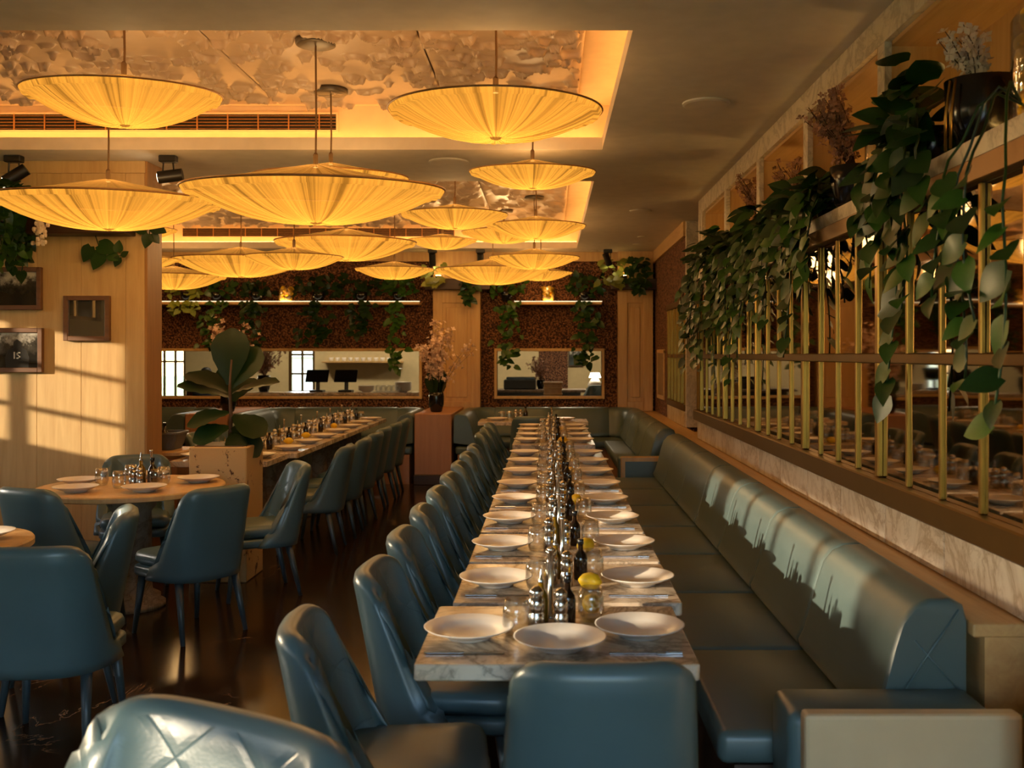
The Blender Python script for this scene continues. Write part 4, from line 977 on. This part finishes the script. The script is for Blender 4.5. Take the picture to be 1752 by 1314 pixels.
def sprig(x, y, z, label, leaves, stem):
    t = thing('vine_sprig', label, 'vine', (x, y, z)); MB().tube(stem, .004, 5).obj('stem', 'dark_leaf', t, True)
    for (p, d, s) in leaves: add_leaf(t, POTHOS[2], Vector(p), d, (.1, -1, .3), s)
x0 = P(165, 0, 7.3).x; z0 = P(0, 430, 7.3).z
sprig(x0, 7.37, z0, 'single vine sprig hanging on the oak wall above the square picture', [((-.06, -.03, .04), (-.4, 0, -.8), .13), ((0, -.03, .05), (.3, 0, -.1), .15), ((.02, -.03, .0), (-.3, 0, -.6), .15), ((.07, -.03, -.02), (.7, 0, -.3), .10), ((.14, -.03, .0), (.1, 0, 1), .09), ((.15, -.03, -.04), (-.3, 0, -.6), .08), ((.17, -.03, -.03), (.7, 0, .5), .06)], [(.0, -.02, .30), (-.03, -.035, .14), (.0, -.03, .04), (.08, -.025, -.02), (.17, -.02, -.03)])
sprig(P(252, 0, 7.3).x, 7.36, P(0, 400, 7.3).z, 'small vine sprig at the right corner of the oak wall', [((-.02, -.03, .03), (-1, 0, .1), .10), ((.02, -.03, .06), (.7, 0, -.3), .12), ((0, -.03, 0), (-.3, 0, -1), .11), ((.02, -.03, .0), (.5, 0, -.6), .09)], [(0, -.02, .2), (.01, -.03, .06), (0, -.03, -.02)])
# fiddle-leaf fig in a distressed planter
a = P(330, 0, 6.9)
t = thing('planter_box', 'tall distressed pale wooden planter with a fiddle-leaf fig behind the round table', 'planter', (-2.30, 7.1, 0))
MB().rbox(-.20, .20, -.20, .20, 0, .94, .008, 1).obj('box', 'distressed', t); MB().box(-.17, .17, -.17, .17, .94, .945).obj('soil', 'dark_wood', t)
f = thing('fig_tree', 'fiddle-leaf fig with big upright leaves growing in the distressed planter', 'plant', (-2.28, 7.1, .945))
MB().tube([(0, 0, -.0), (.01, 0, .2), (0, 0, .4), (.015, 0, .6)], .016, 8, .008).obj('trunk', 'twig', f, True)
for (p, d, n, s) in (((.0, 0, .42), (.02, -.1, 1), (0, -1, .1), .40), ((.01, 0, .40), (.42, .0, .75), (-.2, -1, .2), .34), ((0, 0, .36), (-.8, .1, .55), (.35, -.4, 1), .36), ((0, .02, .33), (-.75, -.3, .38), (.3, -.3, 1), .36),
                     ((.02, 0, .36), (.9, -.1, .42), (-.4, -.3, 1), .34), ((0, 0, .22), (-.9, -.2, -.1), (0, -.6, 1), .30), ((.02, 0, .2), (.75, -.4, -.25), (.2, -.8, .8), .30), ((.0, 0, .12), (-.8, -.35, -.2), (0, -.8, .7), .26),
                     ((.02, 0, .12), (.9, -.3, -.75), (.4, -.8, .6), .28), ((.02, -.02, .08), (.35, -.6, -.3), (.2, -.8, .7), .22), ((.02, .02, .3), (.15, .6, .6), (0, -.3, 1), .3)):
    add_leaf(f, FIG, Vector(p), d, n, s)
# stone planter at the bottom right edge
t = thing('planter_box', 'distressed pale planter at the bottom right picture edge', 'planter', (1.36, 2.42, 0)); MB().rbox(-.16, .035, -.12, .12, 0, .74, .03, 2).obj('box', 'distressed', t)
vine_plant(1.36, 2.48, .741, 'small leafy plant in the planter at the bottom right picture edge', [(.02, .05, -.16, 5), (.06, .07, .05, 4)], 5, 61, pot=False, spread=.06, lsize=(.05, .08))
# far-wall shelves with plants
def foliage(parent, seed, n, box, size, mat, hang=0):
    rr = random.Random(seed); b = MB(); base = leaf_mesh('tmp', mat, .38); bv = [v.co.copy() for v in base.vertices]; bf = [tuple(p.vertices) for p in base.polygons]
    for k in range(n):
        p = Vector((rr.uniform(-box[0], box[0]), rr.uniform(-box[1], box[1]), rr.uniform(box[2], box[3])))
        if hang and rr.random() < .55: p = Vector((rr.gauss(0, box[0]*.35), -.16-rr.random()*.05, -rr.random()**1.2*hang))
        d = Vector((rr.gauss(0, .8), rr.uniform(-1, .1), rr.uniform(-1, .8 if p.z > 0 else 0))); mt = orient(d, (rr.gauss(0, .3), -.8, .6)); s = rr.uniform(*size)
        b.add([mt @ (v*s)+p for v in bv], bf)
    o = b.obj('foliage', mat, parent, True); o['kind'] = 'stuff'; bpy.data.meshes.remove(base)
SZ = P(0, 515, 13.75).z
for (x0, x1, lab) in ((-6.2, P(718, 0, 13.75).x, 'long lit shelf high on the left cork wall'), (P(880, 0, 13.75).x, P(1030, 0, 13.75).x, 'short lit shelf high on the right cork wall')):
    t = thing('wall_shelf', lab, 'shelf', ((x0+x1)/2, YF-.002, SZ-.05)); W2 = (x1-x0)/2
    MB().rbox(-W2, W2, -.26, 0, 0, .04, .004, 1).obj('board', 'oak', t); MB().box(-W2, W2, -.265, -.245, .041, .05).obj('light_strip', 'shelf_led', t)
def far_plant(px, label, seed, n=60, hang=.5, mat='dark_leaf', wdt=.24, z=SZ, pot=True, hgt=.28, size=(.07, .13), Y=13.86):
    t = thing('shelf_plant', label, 'plant', (P(px, 0, Y).x, Y, z+.002), 0, 'plants along the far wall')
    if pot: inst('pot', POT, t, scale=(.8, .8, .85))
    foliage(t, seed, n, (wdt, .1, .1 if pot else 0, hgt), size, mat, hang); return t
z_sh = SZ-.01
far_plant(320, 'grassy lime plant at the left of the long far shelf', 71, 60, .12, 'lime_leaf', .26, z_sh)
far_plant(372, 'bushy trailing plant above the fig tree on the long far shelf', 72, 90, .62, 'pothos', .26, z_sh)
far_plant(440, 'trailing plant left of the golden jar on the long far shelf', 73, 90, .72, 'dark_leaf', .2, z_sh)
far_plant(545, 'large dark trailing plant right of the golden jar on the long far shelf', 74, 120, .6, 'pothos', .3, z_sh, hgt=.36)
far_plant(618, 'rounded dark plant with a pale hoop on the long far shelf', 75, 90, .45, 'dark_leaf', .28, z_sh, hgt=.34)
far_plant(682, 'potted plant with the longest trail at the right end of the long far shelf', 76, 110, .95, 'pothos', .2, z_sh, hgt=.36)
far_plant(868, 'trailing plant at the left end of the short far shelf', 77, 120, .9, 'pothos', .26, z_sh, hgt=.36)
far_plant(1000, 'trailing plant at the right end of the short far shelf', 78, 120, .85, 'dark_leaf', .24, z_sh, hgt=.36)
PB = 2.632
far_plant(745, 'lit lime plant on the dark box left of the middle pilaster', 79, 50, .1, 'lime_leaf', .16, PB, False, .2, Y=13.78)
far_plant(800, 'dark plant hanging from the box on the middle pilaster', 80, 60, .32, 'dark_leaf', .12, PB, False, .14, Y=13.80)
far_plant(1046, 'feathery lime plant on the dark box of the right pilaster', 81, 60, .08, 'lime_leaf', .22, PB, False, .26, Y=13.78)
far_plant(1090, 'dark leafy plant on the dark box of the right pilaster', 82, 80, .2, 'dark_leaf', .16, PB, False, .32, Y=13.78)
lemon_jar(P(489, 0, 13.85).x, 13.86, z_sh+.001, .11, .2, 9, 'round glass jar of golden lemons on the long far shelf', 'the jar on the long far shelf', 54)
lemon_jar(P(938, 0, 13.85).x, 13.86, z_sh+.001, .10, .22, 9, 'round glass jar of golden lemons on the short far shelf', 'the jar on the short far shelf', 55)
for k, (px, lab) in enumerate(((750, 'small uplight on the dark box of the middle pilaster'), (1068, 'small uplight on the dark box of the right pilaster'))):
    t = thing('uplight', lab, 'uplight', (P(px, 0, 13.75).x, 13.74, PB), 0, 'uplights on the pilasters'); MB().lathe([(.04, 0), (.04, .04)], 14).obj('body', 'black_metal', t); MB().lathe([(.034, .041), (.034, .045)], 14).obj('lens', 'puck_led', t)
# service cabinet beside the oak wall end
t = thing('service_cabinet', 'wooden service cabinet with a moulded top beside the oak wall end', 'cabinet', (-3.25, 8.25, 0))
MB().rbox(-.24, .24, -.2, .2, 0, .74, .006, 1).obj('body', 'terracotta_wood', t); MB().loft([rrect(.5, .42, .05, 4, 0, 0, .74), rrect(.56, .48, .07, 4, 0, 0, .765), rrect(.56, .48, .07, 4, 0, 0, .79), rrect(.53, .45, .06, 4, 0, 0, .80)]).obj('moulded_top', 'oak', t)
t = thing('tub', 'grey tub on the service cabinet', 'tub', (-3.23, 8.25, .80)); MB().loft([rrect(.30, .26, .05, 4, 0, 0, 0), rrect(.38, .32, .06, 4, 0, 0, .125), rrect(.40, .34, .06, 4, 0, 0, .13), rrect(.40, .34, .06, 4, 0, 0, .145), rrect(.36, .30, .05, 4, 0, 0, .145), rrect(.30, .25, .05, 4, 0, 0, .03)]).obj('shell', 'tub_grey', t)
bottle(-3.17, 8.2, 'dark sauce bottle standing in the grey tub', None, False, .831, 1.1); mill(-3.25, 8.18, 'chrome mill standing in the grey tub', None, .831)

# ================================================================== ROOM BEYOND THE OPENINGS
RY1 = 19.0
wbk = wall_with_holes_y('wall_beyond', RY1, RY1+.15, -8.4, 3.0, CZ, [(-4.98, -4.48, .85, 1.95), (-8.0, -6.95, .7, 2.2)], 'cream_paint'); wbk['label'] = 'cream wall of the room beyond the openings'
window_y(-4.98, -4.48, .85, 1.95, RY1+.07, 2, 3, -1); window_y(-8.0, -6.95, .7, 2.2, RY1+.07, 5, 2, -1)
struct(MB().box(-8.5, -8.4, YF, RY1+.15, 0, CZ).box(-8.5, -6.5, YF, YF+.14, 0, CZ).obj('wall_beyond_left', 'cream_paint')); struct(MB().box(3.0, 3.1, YF+.14, RY1+.15, 0, CZ).box(1.9, 3.1, YF+.05, YF+.14, 0, CZ).obj('wall_beyond_right', 'cream_paint'))
struct(MB().box(-8.5, 3.1, YF+.14, RY1+.2, CZ, CZ+.1).obj('ceiling_beyond', 'white_paint'))
struct(MB().box(1.9, 3.1, YF, RY1+.2, -.12, 0).box(-8.5, XL-.2, YF, RY1+.2, -.12, 0).obj('floor_beyond', 'floor'))
MB().box(-.2, .35, RY1-.03, RY1, 0, CZ-.01).box(1.05, 1.6, RY1-.03, RY1, 0, CZ-.01).obj('cork_panel', 'cork', wbk)
for k, (x, y) in enumerate(((-4.9, 17.4), (-2.4, 17.4), (.3, 17.4))):
    t = thing('fill_ceiling_light', 'added fill light on the ceiling of the room beyond the '+['left part of the long opening', 'right part of the long opening', 'small opening'][k], 'ceiling light', (x, y, CZ)); MB().lathe([(.2, 0), (.2, -.04), (.18, -.05)], 24).obj('housing', 'white_paint', t)
    MB().lathe([(.17, -.051), (.17, -.056)], 24).obj('diffuser', 'fill_room_light', t)  # unseen fill lights, added to brighten the room behind the openings
t = thing('service_counter', 'service counter with a pale top behind the long opening', 'counter', (-3.2, 15.0, 0)); MB().box(-1.3, 1.5, -.3, .3, 0, .98).obj('body', 'cream_paint', t); MB().rbox(-1.35, 1.55, -.33, .33, .98, 1.02, .006, 1).obj('worktop', 'table_marble', t)
def terminal(px, label):
    p = P(px, 0, 15.0); t = thing('pos_terminal', label, 'terminal', (p.x, 15.0, 1.0205), 0, 'order terminals'); MB().rbox(-.1, .1, -.1, .1, 0, .03, .008, 1).obj('base', 'black_metal', t); MB().tube([(0, .02, .03), (0, .04, .2)], .03, 10).obj('stand', 'black_metal', t)
    s_ = MB().rbox(-.17, .17, -.012, .012, -.11, .11, .008, 1).obj('screen', 'black_gloss', t); s_.location = (0, 0, .24); s_.rotation_euler = (-.6, 0, 0)
terminal(543, 'black order terminal on the service counter, the left one'); terminal(592, 'black order terminal on the service counter, the right one')
for k, (px, n) in enumerate(((627, 5), (690, 9))):
    for q in range(n): one('side_plate', PLATE, (P(px, 0, 15).x, 15.0, 1.0205+.014*q), f'plate in the {["low", "tall"][k]} stack on the service counter, number {q+1} from below' if False else f'plate of the {["low left", "tall right"][k]} stack on the service counter', 'plate', ['low plate stack', 'tall plate stack'][k])
for k in range(5): one('tumbler', GLASS, (P(650+9*k, 0, 15).x, 14.85, 1.0205), 'clear tumbler of the short line on the service counter', 'glass', 'tumblers on the service counter')
t = thing('wall_shelf', 'thin wooden shelf of cups behind the order terminals', 'shelf', (P(620, 0, 18.8).x, 18.85, P(0, 618, 18.8).z-.03)); MB().rbox(-.75, .75, -.14, .145, 0, .03, .004, 1).obj('board', 'oak', t)
CUP = MB().lathe([(.03, 0), (.034, .004), (.045, .07), (.042, .07), (.03, .008)], 14).mesh('cup', 'ceramic', True)
for k in range(11): one('cup', CUP, (P(566+11*k, 0, 18.8).x, 18.83, P(0, 618, 18.8).z+.0005), 'white cup in the row on the thin shelf', 'cup', 'cups on the thin shelf')
t = thing('flower_bush', 'dark vase of reddish dried branches behind the long opening', 'plant', (P(450, 0, 15).x, 15.05, 1.0205)); inst('vase', VASE, t); spray(t, (0, 0, .2), 20, .52, .34, 'dried_flower', 91, fsize=.018, dens=30)
# seated person seen from behind
t = thing('person', 'person in dark navy seen from behind, seated and bent forward beyond the long opening', 'person', (P(350, 0, 16.4).x, 16.4, 0), .25)
def skin_body(name, J, E, mat, parent, root=0):
    me = bpy.data.meshes.new(name); me.from_pydata([j[:3] for j in J], E, []); me.materials.append(M[mat]); o = bpy.data.objects.new(name, me); link(o, parent)
    md = o.modifiers.new('skin', 'SKIN'); md.use_smooth_shade = True
    for i, sv in enumerate(me.skin_vertices[0].data): sv.radius = (J[i][3], J[i][3]); sv.use_root = (i == root)
    s_ = o.modifiers.new('sub', 'SUBSURF'); s_.levels = 2; s_.render_levels = 2; return o
J = [(0, 0, .52, .15), (0, .04, .72, .15), (0, .12, .95, .16), (0, .2, 1.06, .09), (0, .27, 1.14, .055), (0, .32, 1.23, .09), (0, .34, 1.29, .07),
     (-.19, .15, 1.0, .065), (-.26, .24, .78, .05), (-.16, .46, .76, .036), (-.12, .54, .77, .03), (.19, .15, 1.0, .065), (.26, .24, .78, .05), (.16, .46, .76, .036), (.12, .54, .77, .03),
     (-.1, .05, .5, .09), (-.13, .44, .5, .07), (-.13, .42, .06, .045), (-.13, .54, .04, .035), (.1, .05, .5, .09), (.13, .44, .5, .07), (.13, .42, .06, .045), (.13, .54, .04, .035)]
E = [(0, 1), (1, 2), (2, 3), (3, 4), (4, 5), (5, 6), (2, 7), (7, 8), (8, 9), (9, 10), (2, 11), (11, 12), (12, 13), (13, 14), (0, 15), (15, 16), (16, 17), (17, 18), (0, 19), (19, 20), (20, 21), (21, 22)]
skin_body('body', J, E, 'skin', t)
Jc = [(x, y, z, r+.014) for x, y, z, r in J]; keep = [0, 1, 2, 3, 7, 8, 9, 11, 12, 13]; mp_ = {k: i for i, k in enumerate(keep)}
skin_body('jacket', [Jc[k] for k in keep], [(mp_[a], mp_[b]) for a, b in E if a in mp_ and b in mp_], 'navy_cloth', t)
keep = [0, 15, 16, 17, 19, 20, 21]; mp_ = {k: i for i, k in enumerate(keep)}
skin_body('trousers', [Jc[k] for k in keep], [(mp_[a], mp_[b]) for a, b in E if a in mp_ and b in mp_], 'navy_cloth', t)
MB().sphere((0, .305, 1.27), .098, .105, .105, 14, 10).obj('hair', 'hair', t, True)
t = thing('stool', 'plain stool under the seated person beyond the long opening', 'stool', (P(350, 0, 16.4).x, 16.4, 0)); MB().lathe([(.16, .36), (.17, .37), (.17, .40), (.15, .41)], 20).obj('seat', 'oak', t)
for k in range(4): MB().tube([(.11*math.cos(k*PI/2+.8), .11*math.sin(k*PI/2+.8), .36), (.16*math.cos(k*PI/2+.8), .16*math.sin(k*PI/2+.8), 0)], .014, 8).obj('leg', 'oak', t)
# furniture behind the small opening
t = thing('side_table', 'dark side table behind the small opening', 'table', (-.15, 16.2, 0)); MB().rbox(-.9, .75, -.35, .35, .98, 1.02, .006, 1).obj('tabletop', 'stone', t); MB().box(-.8, .65, -.28, .28, 0, .98).obj('body', 'grey_plastic', t)
t = thing('printer', 'dark office machine on the side table behind the small opening', 'machine', (P(890, 0, 16.2).x, 16.2, 1.0205)); MB().rbox(-.26, .26, -.2, .2, 0, .16, .02, 2).obj('body', 'grey_plastic', t); MB().rbox(-.22, .24, -.16, .16, .162, .2, .01, 1).obj('lid', 'black_gloss', t)
t = thing('flower_bush', 'dried pink flowers on the side table behind the small opening', 'plant', (P(925, 0, 16.2).x, 16.35, 1.0205)); inst('vase', VASE, t, scale=(.7, .7, .6)); spray(t, (0, 0, .12), 14, .4, .22, 'dried_flower', 93, fsize=.016, dens=24)
t = thing('wicker_basket', 'tall woven basket standing before the side table behind the small opening', 'basket', (P(946, 0, 15.4).x, 15.4, 0))
MB().loft([rrect(.24, .2, .03, 3, 0, 0, 0), rrect(.28, .24, .03, 3, 0, 0, 1.12), rrect(.30, .26, .03, 3, 0, 0, 1.13), rrect(.30, .26, .03, 3, 0, 0, 1.16)]).obj('basket_body', 'oak', t)
for k in range(12): MB().loft([rrect(.25+.0035*k*1.0, .21+.0035*k, .03, 3, 0, 0, .06+.09*k), rrect(.262+.0035*k, .222+.0035*k, .03, 3, 0, 0, .075+.09*k), rrect(.25+.0035*k, .21+.0035*k, .03, 3, 0, 0, .09+.09*k)]).obj('weave_band', 'oak_wall', t)
t = thing('framed_picture', 'framed picture on the cream wall behind the small opening', 'picture', (P(985, 0, 18.9).x, RY1-.001, P(0, 627, 18.9).z)); MB().rbox(-.14, .14, -.03, 0, 0, .36, .004, 1).obj('frame', 'dark_wood', t); MB().box(-.115, .115, -.034, -.03, .025, .335).obj('print', 'photo_a', t)
o = chair(P(1006, 0, 15.3).x, 15.3, 2.4, 'dark leather chair behind the small opening, at its right side', 'chairs beyond the opening'); o.scale = (1.1, 1.1, 1.3)
t = thing('table_lamp', 'small lit table lamp at the right edge of the small opening', 'lamp', (P(1018, 0, 16.6).x, 16.6, 0)); MB().lathe([(.16, 0), (.16, .02), (.03, .05), (.03, .9)], 18).obj('pole', 'brass', t); MB().lathe([(.05, .9), (.12, 1.0), (.12, 1.1), (.04, 1.2)], 18).obj('body', 'ceramic', t, True); MB().lathe([(.10, 1.2), (.07, 1.28)], 18).obj('shade', 'bulb_white', t)

# ================================================================== OUTSIDE THE WINDOWS
plain('paving', srgb(206, 200, 188), .9)  # bright ground added to bounce daylight up to the ceiling
struct(MB().box(-12, XL-.25, -9, 13, -.119, -.10).box(XL-.25, 4, -9, YB-.25, -.119, -.10).obj('bounce_paving_outside', 'paving'), 'pale paving added outside the windows to bounce daylight indoors')
struct(MB().box(-80, XL-.25, -60, 80, -.2, -.12).box(XL-.25, 40, RY1+.3, 80, -.2, -.12).box(XL-.25, 40, -60, YB-.25, -.2, -.12).obj('ground_outside', 'grass'), 'lawn outside the windows')
t = thing('white_house', 'white gabled house seen through the window of the room beyond', 'house', (P(520, 0, 40).x, 42, -.12)); MB().box(-4, 4, 0, 6, 0, 1.6).obj('wall', 'house_wall', t)
mb = MB().add([(-4.2, -.2, 1.6), (4.2, -.2, 1.6), (4.2, 6.2, 1.6), (-4.2, 6.2, 1.6), (0, -.2, 3.4), (0, 6.2, 3.4)], [(0, 1, 4), (2, 3, 5), (1, 2, 5, 4), (3, 0, 4, 5), (0, 3, 2, 1)]); mb.obj('roof', 'house_wall', t)
